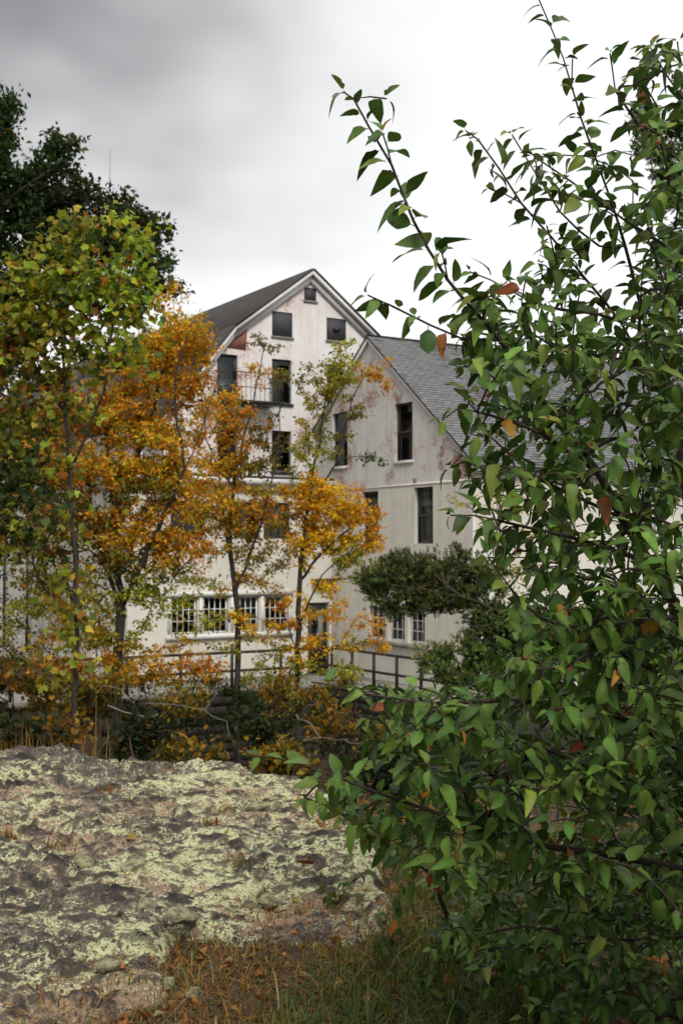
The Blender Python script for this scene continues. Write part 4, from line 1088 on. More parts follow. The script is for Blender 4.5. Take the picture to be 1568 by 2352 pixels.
bush(790, 1660, 20, 95, 55, SHADED_GOLD, "dim golden bush beside the apple shrub's low branch", 209, .8)
bush(850, 1590, 26, 80, 40, SHADED_GREEN, "dark green bush below the right length of railing", 210, .8)
bush(560, 1590, 25, 70, 45, SHADED_GREEN, "dark leafy bush below the slender tree's trunk", 211, .8)
bush(930, 1760, 13, 110, 70, SHADED_GREEN, "dark bush behind the rock's right shoulder", 212, 1.0)
bush(650, 1735, 14, 90, 42, SHADED_GOLD, "dim olive bush at the right end of the rock crest", 213, .9)
for k, (x, y, d, w, h, pal, lab) in enumerate(((180, 1620, 27, 90, 50, SHADED_GOLD, "dim olive bush against the retaining wall at far left"), (330, 1640, 27, 80, 45, SHADED_GREEN, "dark bush against the retaining wall left of the slender tree"), (470, 1560, 30, 70, 34, SHADED_GOLD, "rusty bush at the walkway edge left of the slender tree"), (500, 1650, 26, 80, 50, SHADED_GREEN, "dark bush against the retaining wall at its middle"), (620, 1590, 29, 60, 34, SHADED_GOLD, "dim olive bush at the walkway edge between the two trunks"), (740, 1620, 27, 70, 45, SHADED_GREEN, "dark bush against the retaining wall at the railing corner"), (780, 1560, 31, 60, 26, SHADED_GOLD, "yellowish bush just under the railing corner"), (340, 1560, 30, 80, 36, SHADED_GOLD, "orange bush hiding the walkway edge at left"), (30, 1690, 12, 80, 50, SHADED_GREEN, "dark bush at the left end of the rock crest"), (880, 1690, 16, 90, 50, SHADED_GOLD, "dim olive bush behind the apple shrub's lowest shoot"))):
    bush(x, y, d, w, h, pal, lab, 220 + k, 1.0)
bush(1340, 2170, 5.2, 230, 150, SHADED_GREEN, "dark bush added to deepen the shade beneath the apple shrub", 217, 1.6, .06)  # added to blacken the ground seen through the shrub
bush(1120, 1800, 9, 150, 110, SHADED_GREEN, "dark leafy bush behind the apple shrub's middle", 214, 1.1, .07)
bush(1400, 1850, 8, 190, 180, SHADED_GREEN, "dark leafy bush deep behind the apple shrub at the right", 215, 1.2, .07)
bush(1500, 1500, 9, 150, 170, SHADED_GREEN, "tall dark bush behind the apple shrub near the right edge", 216, 1.1, .07)

# bare bleached branches lying in the hollow
for k, (pts, lab) in enumerate(((((250, 1620, 17), (310, 1640, 17), (360, 1645, 17)), "bleached bare branch lying under the orange bush at left"),
                              (((470, 1630, 18), (520, 1655, 18), (530, 1690, 18)), "bleached crooked twig hanging below the railing middle"),
                              (((680, 1640, 19), (740, 1690, 18.5), (830, 1705, 18)), "long bare branch leaning across the hollow at right"))):
    s = Skel(); r = np.random.default_rng(300 + k); s.polyline([D(*p) for p in pts], .12, -1, r, .02)
    for j in range(3): s.reach(D(*pts[1]) + r.normal(0, .35, 3) + [0, 0, .2], r, .12)
    v, f_ = s.tubes(s.radii(.007, 2.2, .03), 5); o = np.array(s.p[0])
    ob = link("bare_branch", mesh_arrays("bare_branch", v - o, f_, (M['bark_dead'],), smooth=True)); ob.location = o
    tag(ob, lab, "branch")

# ------------------------------------------------------------------ junipers at the right
b0 = gz(D(1480, 2000, 11))
grow_plant("juniper", "spreading juniper with dark scaly sprays reaching across the wing wall", "shrub", 11,
  [[b0, D(1440, 1750, 11), D(1370, 1560, 11), D(1230, 1440, 11), D(1060, 1375, 10.8), D(900, 1345, 10.6)], [D(1230, 1440, 11), D(1150, 1430, 10.6), D(1090, 1440, 10.4)], [D(1370, 1560, 11), D(1180, 1560, 10.6), D(1030, 1540, 10.4)], [D(1060, 1375, 10.8), D(980, 1310, 10.8)]],
  [(868, 1345, 46, 42, CEDAR, 1.2), (925, 1320, 50, 42, CEDAR, 1.3), (985, 1315, 52, 44, CEDAR, 1.3), (1055, 1310, 48, 40, CEDAR, 1.2), (960, 1375, 70, 34, CEDAR, 1.2), (1050, 1370, 70, 38, CEDAR, 1.2), (1110, 1340, 50, 42, CEDAR, 1.0), (915, 1400, 34, 24, CEDAR, .8), (1120, 1430, 55, 36, CEDAR, 1.2), (1180, 1440, 70, 50, CEDAR, 1.3), (1260, 1450, 80, 60, CEDAR, 1.2), (1340, 1470, 80, 60, CEDAR, 1.1), (1160, 1490, 70, 26, CEDAR, 1.0), (1015, 1530, 46, 38, CEDAR, 1.2), (1060, 1560, 55, 40, CEDAR, 1.2), (1120, 1540, 55, 34, CEDAR, 1.0), (1200, 1560, 80, 50, CEDAR, .9), (1090, 1480, 45, 34, CEDAR, .9), (1250, 1540, 80, 60, CEDAR, 1.0), (1150, 1600, 90, 50, CEDAR, .9)],
  .068, SPRIG, 401, M['bark_dark'], M['leaf_cedar'], tips_per=60, leaves_per=24, spread=.04, droop=-.35, rmax=.035, tip_r=.004, step=.14, along=.5)
b0 = gz(D(1640, 1700, 13))
grow_plant("cedar_tree", "tall dark red cedar at the right edge, feathery against the sky", "tree", 13,
  [[b0, D(1630, 1300, 13), D(1625, 800, 13), D(1615, 300, 13), D(1610, 100, 13)], [D(1620, 430, 13), D(1540, 330, 12.8), D(1440, 250, 12.6)], [D(1622, 480, 13), D(1550, 400, 12.9), D(1470, 335, 12.8)]],
  [(1470, 255, 38, 26, CEDAR, .8), (1520, 290, 46, 40, CEDAR, 1.0), (1490, 340, 40, 26, CEDAR, .8), (1550, 370, 46, 50, CEDAR, 1.2), (1580, 250, 50, 80, CEDAR, 1.0), (1550, 460, 40, 60, CEDAR, 1.2), (1560, 580, 42, 60, CEDAR, 1.3), (1550, 700, 46, 60, CEDAR, 1.3), (1545, 830, 50, 60, CEDAR, 1.2), (1545, 960, 50, 70, CEDAR, 1.2), (1640, 500, 60, 250, CEDAR, .8), (1640, 900, 60, 250, CEDAR, .8), (1540, 1100, 50, 60, CEDAR, 1.0), (1520, 860, 26, 40, CEDAR, .8)],
  .085, SPRIG, 403, M['bark_dark'], M['leaf_cedar'], tips_per=46, leaves_per=22, spread=.04, droop=-.2, rmax=.12, tip_r=.004, step=.18, along=.5)

# unseen tree and bush, added beside the shrub to darken its foot
for k, (x, y, h, w, lab) in enumerate(((3.6, 4.2, 3.6, 1.5, "added unseen dark tree shading the shrub from the right"), (2.05, 2.1, 2.3, .95, "leafy bush just outside the frame at the viewer's right"))):
    b0 = np.array([x, y, float(terrain(np.array([x]), np.array([y]))[0]) - .1]); t0 = b0 + [0, 0, h]
    bl = [(b0 + [0, 0, h * f], (w * q, w * q, h * .16), 0, int(46 * q), GREEN) for f, q in ((.14, .75), (.30, 1.0), (.48, 1.05), (.66, .9), (.84, .6))]
    grow_plant("added_shade_plant", lab, "tree", 5, [[b0, (b0 + t0) / 2 + [.1, 0, 0], t0]], bl, .17, SIMPLE, 450 + k, M['bark_dark'], M['leaf_far'], leaves_per=34, spread=.22, rmax=.16, tip_r=.01, step=.4)

# ------------------------------------------------------------------ the crab-apple in front
OV = [tpl_ovate(1, .25, .30, .45), tpl_ovate(2, .27, .22, .65, .2), tpl_ovate(3, .22, .50, .35, .5), tpl_ovate(4, .25, .40, .75, -.45), tpl_ovate(5, .29, .18, .50, .35), tpl_ovate(6, .21, .60, .55, -.7), tpl_ovate(7, .25, .30, .95), tpl_ovate(8, .26, .25, .25, .3), tpl_ovate(9, .24, .35, 1.1, .6), tpl_ovate(10, .27, .15, .8, -.5)]
def apple_shrub():
    r = np.random.default_rng(77); s = Skel(); st = .06
    base = gz(D(1560, 2300, 3.9)); base[2] = -.05
    s1 = s.polyline([base, D(1600, 2000, 3.8), D(1590, 1600, 3.6), D(1558, 1418, 3.45), D(1490, 1292, 3.38), D(1428, 1191, 3.3), D(1375, 1087, 3.22), D(1256, 932, 3.12), D(1150, 780, 3.02), D(1030, 640, 2.96), D(950, 500, 2.92), D(900, 370, 2.9), D(850, 285, 2.9), D(812, 215, 2.88), D(790, 200, 2.87)], st)
    def at(x, y, d): return s.nearest(D(x, y, d), 0)
    def br(pts, step=st): return s.polyline([D(*p) for p in pts[1:]], step, at(*pts[0]))
    shoots = [s1[int(len(s1) * .72):]]
    s2 = br([(1590, 1600, 3.6), (1580, 1200, 3.75), (1540, 930, 3.7), (1490, 760, 3.6), (1440, 560, 3.5), (1400, 430, 3.45), (1340, 260, 3.4), (1300, 120, 3.4), (1252, 0, 3.4), (1215, -90, 3.4)]); shoots.append(s2[int(len(s2) * .45):])
    L = [[(1540, 930, 3.7), (1480, 840, 3.55), (1430, 740, 3.5), (1350, 640, 3.45), (1270, 540, 3.4), (1200, 460, 3.4), (1150, 380, 3.4), (1100, 310, 3.4), (1072, 290, 3.4)],
         [(1150, 780, 3.02), (1060, 775, 3.0), (990, 745, 2.95), (900, 700, 2.92), (845, 675, 2.9)],
         [(1580, 1200, 3.75), (1610, 800, 3.6), (1568, 600, 3.5), (1440, 500, 3.4), (1310, 405, 3.3), (1230, 350, 3.3)],
         [(1610, 800, 3.6), (1640, 520, 3.5), (1560, 380, 3.4), (1490, 300, 3.35), (1420, 195, 3.3)],
         [(1640, 520, 3.5), (1620, 300, 3.5), (1540, 160, 3.4), (1500, 90, 3.4)],
         [(1428, 1191, 3.3), (1300, 1130, 3.1), (1180, 1080, 3.0), (1090, 1050, 2.95), (1035, 1075, 2.9)],
         [(1375, 1087, 3.22), (1250, 1000, 3.05), (1150, 960, 2.95), (1050, 940, 2.9), (1015, 965, 2.9)],
         [(1490, 1292, 3.38), (1330, 1240, 3.1), (1200, 1210, 2.95), (1090, 1185, 2.9), (1035, 1185, 2.88)],
         [(1558, 1418, 3.45), (1350, 1440, 3.1), (1240, 1420, 2.98), (1170, 1350, 2.9), (1120, 1280, 2.88)],
         [(1595, 1750, 3.7), (1400, 1640, 3.2), (1200, 1610, 3.0), (1000, 1615, 2.88), (880, 1600, 2.85), (815, 1590, 2.85)],
         [(1590, 1600, 3.6), (1420, 1500, 3.1), (1300, 1530, 2.9), (1200, 1540, 2.85), (1120, 1550, 2.82)],
         [(1600, 2000, 3.8), (1400, 1960, 3.4), (1200, 1930, 3.2), (1050, 1880, 3.1), (900, 1830, 3.05), (750, 1775, 3.0), (640, 1740, 3.0), (600, 1735, 3.0)],
         [(1200, 1930, 3.2), (1110, 1900, 3.15), (1070, 1840, 3.1), (1045, 1740, 3.05), (1030, 1690, 3.0)],
         [(1050, 1880, 3.1), (960, 1760, 3.05), (900, 1690, 3.0), (880, 1660, 3.0)],
         [(1600, 2000, 3.8), (1480, 1820, 3.4), (1300, 1740, 3.1), (1150, 1690, 3.0)],
         [(1600, 2150, 3.85), (1400, 2150, 3.6), (1200, 2120, 3.5), (1080, 2150, 3.5)],
         [(1490, 760, 3.6), (1380, 720, 3.4), (1250, 700, 3.3), (1130, 640, 3.2), (1080, 620, 3.2)],
         [(1480, 840, 3.55), (1400, 820, 3.4), (1280, 800, 3.2), (1200, 740, 3.1)],
         [(1440, 560, 3.5), (1380, 560, 3.4), (1290, 480, 3.4), (1240, 400, 3.4), (1180, 300, 3.4)]]
    for p in L:
        q = br(p); shoots.append(q[int(len(q) * .35):])
    # second small stem beside the rock
    b2 = np.array([*D(1040, 2230, 4.7)[:2], -.05])
    q = s.polyline([b2, D(1030, 2120, 4.6), D(1005, 2050, 4.4), D(985, 2000, 4.2), D(900, 1945, 3.9), D(820, 1890, 3.7), D(755, 1850, 3.6), D(700, 1830, 3.5)], st); shoots.append(q[len(q) // 3:])
    q = s.polyline([D(1090, 1980, 4.2), D(1130, 1900, 4.0), D(1150, 1820, 3.9)], st, s.nearest(D(1005, 2050, 4.4), 0)); shoots.append(q[len(q) // 2:])
    main = len(s.p)
    # filling twigs: patches (x0, x1, y0, y1, number, depth range)
    patches = [(1460, 1600, 60, 330, 22, 3.0, 3.7), (1230, 1568, 330, 600, 30, 3.1, 3.9), (1080, 1568, 600, 800, 50, 2.9, 3.9), (1080, 1568, 760, 960, 84, 2.8, 4.0), (1020, 1200, 640, 900, 14, 2.9, 3.2), (1060, 1568, 940, 1150, 78, 2.8, 3.8),
               (1100, 1568, 1120, 1320, 78, 2.75, 3.8), (1180, 1568, 1300, 1520, 78, 2.75, 3.8), (1130, 1568, 1500, 1660, 74, 2.7, 3.7), (880, 1200, 1590, 1700, 34, 2.8, 3.3), (880, 1568, 1640, 1820, 92, 2.7, 3.8), (760, 1200, 1770, 1920, 46, 2.9, 3.6),
               (900, 1568, 1800, 2020, 88, 2.8, 4.0), (1000, 1568, 1980, 2200, 70, 3.3, 4.5), (1250, 1600, 1900, 2340, 170, 3.6, 4.7), (1100, 1600, 2150, 2340, 50, 3.8, 4.7), (1350, 1600, 1500, 1950, 80, 3.2, 4.2), (990, 1200, 2000, 2230, 18, 4.0, 4.7), (1568, 1900, 300, 2200, 150, 2.6, 4.2)]
    tips = []
    for (x0, x1, y0, y1, n, da, db) in patches:
        for _ in range(n):
            d = r.uniform(da, db); tips.append(D(r.uniform(x0, x1), r.uniform(y0, y1), d))
    P0 = np.array(s.p); tips.sort(key=lambda t: np.min(np.linalg.norm(P0 - t, axis=1)))
    twigs = []
    for t in tips:
        j = s.nearest(t, .05); dv = t - s.p[j]; dist = np.linalg.norm(dv)
        if dist > .5:
            pass
        mid = (s.p[j] + t) / 2 + r.normal(0, .05, 3) * dist + np.array([0, 0, .10 * dist])
        twigs.append(s.polyline([mid, t], st, j))
    # leaves: alternate along each shoot, with a tuft at the tip
    LP = []; LA = []; LU = []; LL = []
    def leafrun(path, gap, size, frm):
        pp = np.array([s.p[i] for i in path]); seg = np.linalg.norm(np.diff(pp, axis=0), axis=1); cum = np.concatenate([[0], np.cumsum(seg)]); tot = cum[-1]
        x = tot * frm + r.uniform(0, gap); az = r.uniform(0, 6.28)
        while x < tot + gap * 1.6:
            k = min(np.searchsorted(cum, min(x, tot - 1e-4)) - 1, len(seg) - 1); k = max(k, 0); f = min((x - cum[k]) / max(seg[k], 1e-6), 1)
            p = pp[k] * (1 - f) + pp[k + 1] * f; t = norm(pp[k + 1] - pp[k]); az += 2.4 + r.normal(0, .35)
            a = norm(np.cross(t, [.1, .3, 1.0])); b = np.cross(t, a); sidev = math.cos(az) * a + math.sin(az) * b
            endf = max(0, (x - tot * .85) / max(tot * .15, 1e-3)) if tot > .05 else 1
            ax = norm(sidev * 1.0 + t * (.45 + .5 * min(endf, 1)) + np.array([0, 0, -.02]) + r.normal(0, .25, 3))
            l = size * min(max(r.lognormal(0, .26), .5), 1.3) * (1 - .25 * min(endf, 1))
            LP.append(p + ax * l * .18); LA.append(ax); LU.append(np.array([0, -.25, 1.0]) + r.normal(0, .42, 3)); LL.append(l)
            x += gap * r.uniform(.6, 1.4)
    spurs = []
    for p in shoots:
        for i in p[2::2]:
            if r.random() < .55:
                t = norm(s.p[i] - s.p[s.par[i]]); dv = norm(t * .8 + r.normal(0, .6, 3)); l = r.uniform(.04, .12)
                spurs.append(s.polyline([s.p[i] + dv * l * .5, s.p[i] + dv * l + [0, 0, -.01]], .03, i))
    for p in spurs: leafrun(p, .022, .055, .5)
    for k, p in enumerate(shoots): leafrun(p, .023 if k else .019, .058 if k else .066, 0.0)
    for p in twigs: leafrun(p, .0205, .054, .15)
    LP = np.array(LP); LA = norm(np.array(LA)); LU = np.array(LU); LL = np.array(LL); n = len(LP)
    which = r.integers(0, len(OV), n); col = pick_colors(r, n, APPLE)
    root = empty("crab_apple_shrub", base, "large leafy green crab apple shrub filling the right foreground", "shrub"); off = np.array(root.location)
    tv, tf = s.tubes(s.radii(.0021, 2.5, .030), 7)
    link("branches", mesh_arrays("branches", tv - off, tf, (M['bark_red'],), smooth=True), root)
    # which leaves face the camera unobstructed: those become pieces of their own
    lv, lf, lc = place_leaves(LP, LA, LU, LL, [OV[0]], np.zeros(n, int), col)
    bvh = BVHTree.FromPolygons(lv.tolist(), lf.tolist()); eye = Vector((0, 0, EYE)); nf = len(OV[0][1])
    u = LP[:, 0] / LP[:, 1] * F_PX + CX; w = HORIZON - (LP[:, 2] - EYE) / LP[:, 1] * F_PX
    upn = LU - LA * np.sum(LU * LA, 1, keepdims=True); upn = norm(upn); sdn = np.cross(upn, LA)
    ctr = LP + LA * LL[:, None] * .45 - upn * LL[:, None] * .05
    view = norm(ctr - np.array([0, 0, EYE])); face = np.abs(np.sum(view * upn, 1)); size = (LL / LP[:, 1]) ** 2 * (.25 + face)
    score = np.zeros(n)
    for i in range(n):
        if not (0 < u[i] < 682 and 0 < w[i] < 1024): continue
        hit = bvh.ray_cast(eye, Vector(view[i]))
        if hit[2] is not None and (hit[2] // nf == i or hit[3] > np.linalg.norm(ctr[i] - [0, 0, EYE]) - .004): score[i] = size[i]
    big = np.argsort(-score)[:295]; keep = np.ones(n, bool); keep[big] = False
    k = np.where(keep)[0]
    lv, lf, lc = place_leaves(LP[k], LA[k], LU[k], LL[k], OV, which[k], col[k])
    cr = link("foliage", mesh_arrays("foliage", lv - off, lf, (M['leaf_apple'],), lc, smooth=True), root); cr["kind"] = "stuff"
    var = {}
    for j, i in enumerate(big):
        key = (int(which[i]), j % 9)
        if key not in var:
            a, b = OV[key[0]]; var[key] = mesh_arrays("leaf", a, b, (M['leaf_apple_near'],), np.repeat(pick_colors(r, 1, APPLE), len(a), 0) * np.where(np.abs(a[:, 1:2]) < 1e-6, 1.22, .96), smooth=True)
        o = link("leaf", var[key], root); m = np.eye(4)
        m[:3, 0] = LA[i] * LL[i]; m[:3, 1] = sdn[i] * LL[i]; m[:3, 2] = upn[i] * LL[i]; m[:3, 3] = LP[i] - off
        o.matrix_local = Matrix(m.tolist())
    # small fruits on stalks
    fm = plain("ripening_crab_apple", (.36, .11, .03), .35, .4, 20, bumps=.02)
    bm_v = []; 
    import bmesh
    bm = bmesh.new(); bmesh.ops.create_uvsphere(bm, u_segments=10, v_segments=7, radius=1.0)
    for v in bm.verts: v.co.z *= .92; v.co.z -= .18 * math.exp(-(v.co.x ** 2 + v.co.y ** 2) * 6) * (1 if v.co.z > 0 else -1)
    bmesh.ops.create_cone(bm, segments=5, radius1=.07, radius2=.05, depth=2.6, matrix=Matrix.Translation((0, 0, 2.0)))
    fme = bpy.data.meshes.new("fruit"); bm.to_mesh(fme); bm.free(); fme.materials.append(fm)
    for p in fme.polygons: p.use_smooth = True
    cand = [t for t in twigs]
    for k in range(34):
        t = cand[r.integers(len(cand))]; p = s.p[t[len(t) // 2]]
        o = link("fruit", fme, root); z = r.uniform(.006, .0085); o.scale = (z, z, z); o.location = p - off - np.array([0, 0, z * 3]); o.rotation_euler = (r.normal(0, .3), r.normal(0, .3), 0)
    print("apple leaves", n, "twigs", len(twigs))
M['leaf_apple_near'] = M['leaf_apple'].copy(); M['leaf_apple_near'].name = "apple_leaf_large"
_t = M['leaf_apple_near'].node_tree       # leaf pieces are scaled unit meshes: texture in world size
for n_ in list(_t.nodes):
    if n_.type == 'TEX_NOISE':
        n_.inputs["Scale"].default_value *= .13
        n_.noise_dimensions = '4D'
        oi = _t.nodes.new("ShaderNodeObjectInfo"); mm = _t.nodes.new("ShaderNodeMath"); mm.operation = 'MULTIPLY'; mm.inputs[1].default_value = 57.0
        _t.links.new(oi.outputs["Random"], mm.inputs[0]); _t.links.new(mm.outputs[0], n_.inputs["W"])
apple_shrub()

# ------------------------------------------------------------------ grass, weeds, fallen leaves
def blades(name, pts, lens, cols, seed, bend=.5, width=.0035):
    r = np.random.default_rng(seed); n = len(pts)
    az = r.uniform(0, 2 * math.pi, n); lean = np.abs(r.normal(0, bend, n)); dv = np.stack([np.cos(az), np.sin(az), np.zeros(n)], 1); sv = np.stack([-np.sin(az), np.cos(az), np.zeros(n)], 1)
    V = np.zeros((n, 7, 3)); w = width * r.uniform(.6, 1.4, n)
    for k, (t, ww) in enumerate(((0, 1.0), (.4, .85), (.75, .5))):
        c = pts + dv * (lens * lean * t ** 1.8)[:, None]; c[:, 2] += lens * t * (1 - .25 * lean * t)
        V[:, 2 * k] = c + sv * (w * ww)[:, None]; V[:, 2 * k + 1] = c - sv * (w * ww)[:, None]
    c = pts + dv * (lens * lean)[:, None]; c[:, 2] += lens * (1 - .45 * np.clip(lean, 0, 1.4)); V[:, 6] = c
    q = np.array([(0, 1, 3), (0, 3, 2), (2, 3, 5), (2, 5, 4), (4, 5, 6)])
    F_ = (q[None] + (np.arange(n) * 7)[:, None, None]).reshape(-1, 3)
    return mesh_arrays(name, V.reshape(-1, 3), F_, (M['grass'],), np.repeat(cols, 7, 0))
def scatter(n, x0, x1, y0, y1, seed, fn):
    r = np.random.default_rng(seed); x = r.uniform(x0, x1, n); y = r.uniform(y0, y1, n); k = r.random(n) < fn(x, y); x = x[k]; y = y[k]
    h, sd = rock_h(x, y); z = np.where(sd > .1, h, np.maximum(terrain(x, y), h))
    return np.stack([x, y, z - .005], 1), sd, r
GRS = [(4, (.095, .145, .026)), (3, (.15, .20, .036)), (1.5, (.24, .20, .06)), (1, (.045, .07, .018))]
DRY = [(4, (.33, .135, .026)), (3, (.32, .19, .055)), (2, (.16, .06, .018)), (1.5, (.10, .12, .03)), (1, (.14, .12, .03)), (1, (.42, .30, .12))]
rock_in = lambda x, y: np.clip((rock_h(x, y)[0] - terrain(x, y)) * 3.0, -1, 1)
p, sd, r = scatter(60000, -.75, 2.6, 3.3, 7.0, 1, lambda x, y: np.where(rock_in(x, y) < -.02, .025 + .95 * (1 - .97 * sstep(.55, .95, x)) * (sstep(-.1, .35, x + .12 + .35 * (4.4 - y) + .35 * fbm(x * 2.5, y * 2.5, 3, 91))), 0))
tag(link("grass", blades("grass", p, .066 * r.lognormal(0, .5, len(p)), pick_colors(r, len(p), GRS), 3, .85, .0026)), "green grass growing at the foot of the rock", "grass", kind="stuff")
p, sd, r = scatter(95000, -1.1, 2.4, 3.3, 8.6, 2, lambda x, y: (1 - sstep(.0, .22, rock_in(x, y))) * np.where(x < 1.0, np.clip(.9 - .75 * sstep(-.1, .45, x + .35 * (4.6 - y)) + .5 * fbm(x * 5, y * 5, 3, 93), 0.06, 1), 0))
tag(link("dry_grass", blades("dry_grass", p, .030 * r.lognormal(0, .55, len(p)), pick_colors(r, len(p), DRY), 4, 1.3, .0028)), "dry rust-brown grass and moss along the rock edge", "grass", kind="stuff")
# litter of small fallen leaves and chips, too many to count
p, sd, r = scatter(16000, -1.2, 3.2, 3.2, 8.4, 6, lambda x, y: np.where(rock_in(x, y) < .0, .8, .035))
n = len(p); tp = [tpl_simple(.3, .25, .1), tpl_simple(.2, .1, -.3), tpl_simple(.42, .3, .2)]
lv, lf, lc = place_leaves(p + [0, 0, .012], r.normal(0, 1, (n, 3)) * [1, 1, .25], r.normal(0, .45, (n, 3)) + [0, 0, 1], .026 * r.lognormal(0, .45, n), tp, r.integers(0, 3, n), pick_colors(r, n, DRY + [(2, (.09, .06, .04)), (1, (.20, .17, .15))]))
tag(link("leaf_litter", mesh_arrays("leaf_litter", lv, lf, (M['grass'],), lc)), "brown leaf litter on the dirt round the rock", "leaf litter", kind="stuff")
# tufts on the rock
tufts = [(370, 1835, "small green grass tuft near the rock crest"), (525, 1865, "dry straw-coloured tuft in the sandy hollow of the rock"), (545, 1985, "yellow-green tuft in the middle of the lichen"), (140, 1945, "dry brown tuft on the bare dirt at left"),
         (250, 1815, "dark brown tuft on the upper left of the rock"), (530, 2130, "rusty seedling tuft at the rock's lower edge"), (700, 2140, "green tuft between the lowest lichen patches"), (20, 1920, "orange-brown tuft at the left edge of the rock"), (480, 1890, "pale dry tuft beside the sandy hollow")]
for k, (x, y, lab) in enumerate(tufts):
    d = 6.0
    for _ in range(12):
        q = D(x, y, d); h = float(rock_h(np.array([q[0]]), np.array([q[1]]))[0][0]); d = (EYE - h) / max((y * K - HORIZON) / F_PX, .05)
    q = D(x, y, d); r = np.random.default_rng(500 + k); n = 110
    p = np.stack([r.normal(0, .032, n), r.normal(0, .03, n), np.full(n, -.02)], 1)
    ob = link("grass_tuft", blades("grass_tuft", p, .055 * r.lognormal(0, .35, n), pick_colors(r, n, DRY if k in (1, 3, 4, 5, 7, 8) else GRS + DRY[:2]), 510 + k, .7, .003)); ob.location = q
    tag(ob, lab, "grass tuft", "tufts growing on the rock")
# tall dry stalks behind the left crest
for k, (x, lab) in enumerate(((40, "dry brown stalks at the left end of the rock crest"), (90, "upright rust-coloured stalks behind the left rock crest"), (210, "cluster of dry orange stalks behind the rock's top"))):
    q = D(x, 1755, 8.7); r = np.random.default_rng(540 + k); n = 40; p = np.stack([r.normal(0, .12, n), r.normal(0, .06, n), np.zeros(n)], 1)
    ob = link("dry_stalks", blades("dry_stalks", p, .26 * r.lognormal(0, .3, n), pick_colors(r, n, DRY), 550 + k, .25, .004)); ob.location = q - np.array([0, 0, .06])
    tag(ob, lab, "dry plant", "dry stalks behind the rock")
# fallen leaves lying on the rock and the dirt
fl = [(150, 2035, .05, "brown fallen leaf on bare rock at left"), (285, 2222, .06, "orange-brown leaf lying low on the rock"), (720, 1985, .11, "long curled orange leaf on pale lichen"), (700, 1982, .07, "orange leaf beside the long curled leaf"), (505, 2225, .06, "reddish leaf in dry moss below the rock"), (470, 2205, .05, "dark red leaf at the notch of the rock"), (690, 2090, .05, "small orange leaf between lichen patches"), (640, 2095, .045, "tan leaf on the rock's middle edge"), (350, 1905, .04, "small tan leaf on the upper rock"), (840, 2300, .05, "red-brown leaf in the green grass"), (1010, 2225, .07, "bright orange leaf by the small apple stem"), (880, 2080, .06, "rusty leaf beside the right rock edge"), (60, 2090, .045, "dull brown leaf at the left frame edge"), (410, 1960, .04, "pale brown leaf on dark rock"), (590, 2290, .06, "brown leaf in the lower dry grass")]
fmat = leaf_mat("fallen_leaf", .1, .6, .25)
for k, (x, y, size, lab) in enumerate(fl):
    d = 5.0
    for _ in range(12):
        q = D(x, y, d); h = float(max(rock_h(np.array([q[0]]), np.array([q[1]]))[0][0], terrain(np.array([q[0]]), np.array([q[1]]))[0])); d = (EYE - h - .012) / ((y * K - HORIZON) / F_PX)
    q = D(x, y, d); r = np.random.default_rng(600 + k); tv, tf = tpl_ovate(600 + k, .27, .5, -.25, r.normal(0, .5)); c = pick_colors(r, 1, [(3, (.34, .12, .02)), (2, (.22, .09, .03)), (1, (.18, .035, .015))])
    ob = link("fallen_leaf", mesh_arrays("fallen_leaf", tv * size, tf, (fmat,), np.repeat(c, len(tv), 0), smooth=True)); ob.location = q + np.array([0, 0, .012]); ob.rotation_euler = (r.normal(0, .2), r.normal(0, .2), r.uniform(0, 6.28))
    tag(ob, lab, "leaf", "fallen leaves on the rock and dirt")
# loose stones on the dirt in front of the rock and on the rock
stv = []
for k in range(4):
    import bmesh
    bm = bmesh.new(); bmesh.ops.create_icosphere(bm, subdivisions=2, radius=1.0); r = np.random.default_rng(700 + k)
    for v in bm.verts:
        v.co *= 1 + r.normal(0, .09); v.co.z *= .55; v.co.x *= 1.25
    m_ = bpy.data.meshes.new("loose_stone"); bm.to_mesh(m_); bm.free(); m_.materials.append(M['rock']); stv.append(m_)
r = np.random.default_rng(720)
stones = [(345, 2075, .045, "dark brown stone on the lower middle of the rock"), (420, 2095, .06, "dark angular stone standing proud of the rock edge"), (310, 1985, .06, "brownish stone in the centre of the rock"), (620, 2065, .05, "dark stone among bright lichen"), (200, 1975, .05, "dark stone on the left half of the rock"), (250, 2210, .05, "grey stone at the rock's lower left edge"), (590, 1850, .05, "flat brown stone near the sandy hollow"), (385, 2250, .035, "small grey stone in the dirt notch"), (340, 2290, .03, "small pale stone in the dry moss"), (450, 2270, .03, "tiny brown stone amid dry grass")]
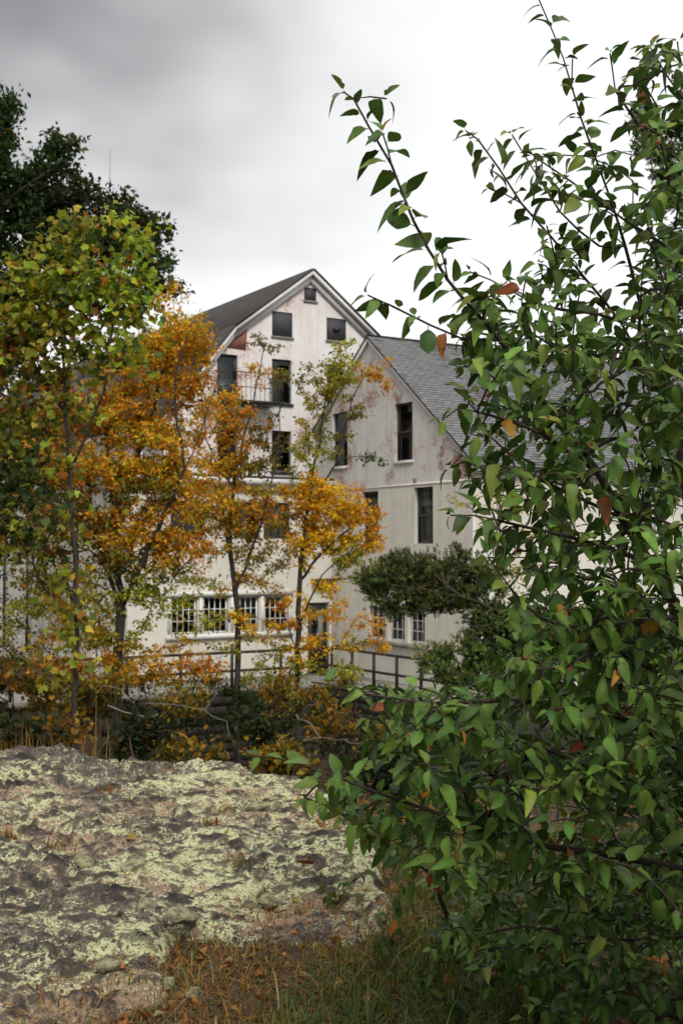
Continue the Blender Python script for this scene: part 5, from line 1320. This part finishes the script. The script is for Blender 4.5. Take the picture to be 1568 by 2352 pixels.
for k, (x, y, size, lab) in enumerate(stones):
    d = 5.0
    for _ in range(12):
        q = D(x, y, d); h = float(max(rock_h(np.array([q[0]]), np.array([q[1]]))[0][0], terrain(np.array([q[0]]), np.array([q[1]]))[0])); d = (EYE - h - .01) / ((y * K - HORIZON) / F_PX)
    ob = link("loose_stone", stv[k % 4]); ob.location = D(x, y, d); ob.scale = (size,) * 3; ob.rotation_euler = (r.normal(0, .2), r.normal(0, .2), r.uniform(0, 6))
    tag(ob, lab, "stone", "loose stones on the rock")
# broad-leaved weeds at the foot of the shrub
for k, (x, y, d, lab) in enumerate(((990, 2285, 4.35, "leafy weed in the grass at the bottom centre"), (1110, 2250, 4.4, "leafy weed under the shrub's small stem"), (1060, 2330, 4.15, "low leafy weed at the bottom frame edge"), (1220, 2290, 4.2, "dim leafy weed right of the grass"), (880, 2180, 4.85, "small leafy weed at the rock's right edge"), (770, 2070, 5.3, "thin weed stem standing before the lichen"), (1330, 2200, 4.4, "dark leafy weed deep under the shrub"), (1180, 2150, 4.6, "leafy weed behind the small apple stem"))):
    q = gz(D(x, y, d)); q[2] = max(q[2] + .1, 0) - .02; r = np.random.default_rng(800 + k); s = Skel(); LPs = []; LAs = []
    for j in range(5):
        t = q + np.array([r.normal(0, .07), r.normal(0, .07), r.uniform(.10, .24)]); path = s.polyline([q, (q + t) / 2 + r.normal(0, .015, 3), t], .03)
        for i in path[1:]:
            for _ in range(2): LPs.append(s.p[i]); LAs.append(r.normal(0, .8, 3) + [0, 0, .1])
    root = empty("weed", q, lab, "weed", "leafy weeds under the shrub"); tv, tf = s.tubes(s.radii(.0018, 2.5, .004), 5)
    link("stem", mesh_arrays("stem", tv - q, tf, (M['bark_red'],), smooth=True), root)
    n = len(LPs); tp = OV[:4]
    lv, lf, lc = place_leaves(np.array(LPs), np.array(LAs), r.normal(0, .4, (n, 3)) + [0, 0, 1], .042 * r.lognormal(0, .25, n), tp, r.integers(0, 4, n), pick_colors(r, n, [(3, (.05, .09, .02)), (2, (.09, .14, .03)), (.3, (.3, .12, .02))]))
    o = link("foliage", mesh_arrays("foliage", lv - q, lf, (M['leaf_far'],), lc, smooth=True), root); o["kind"] = "stuff"
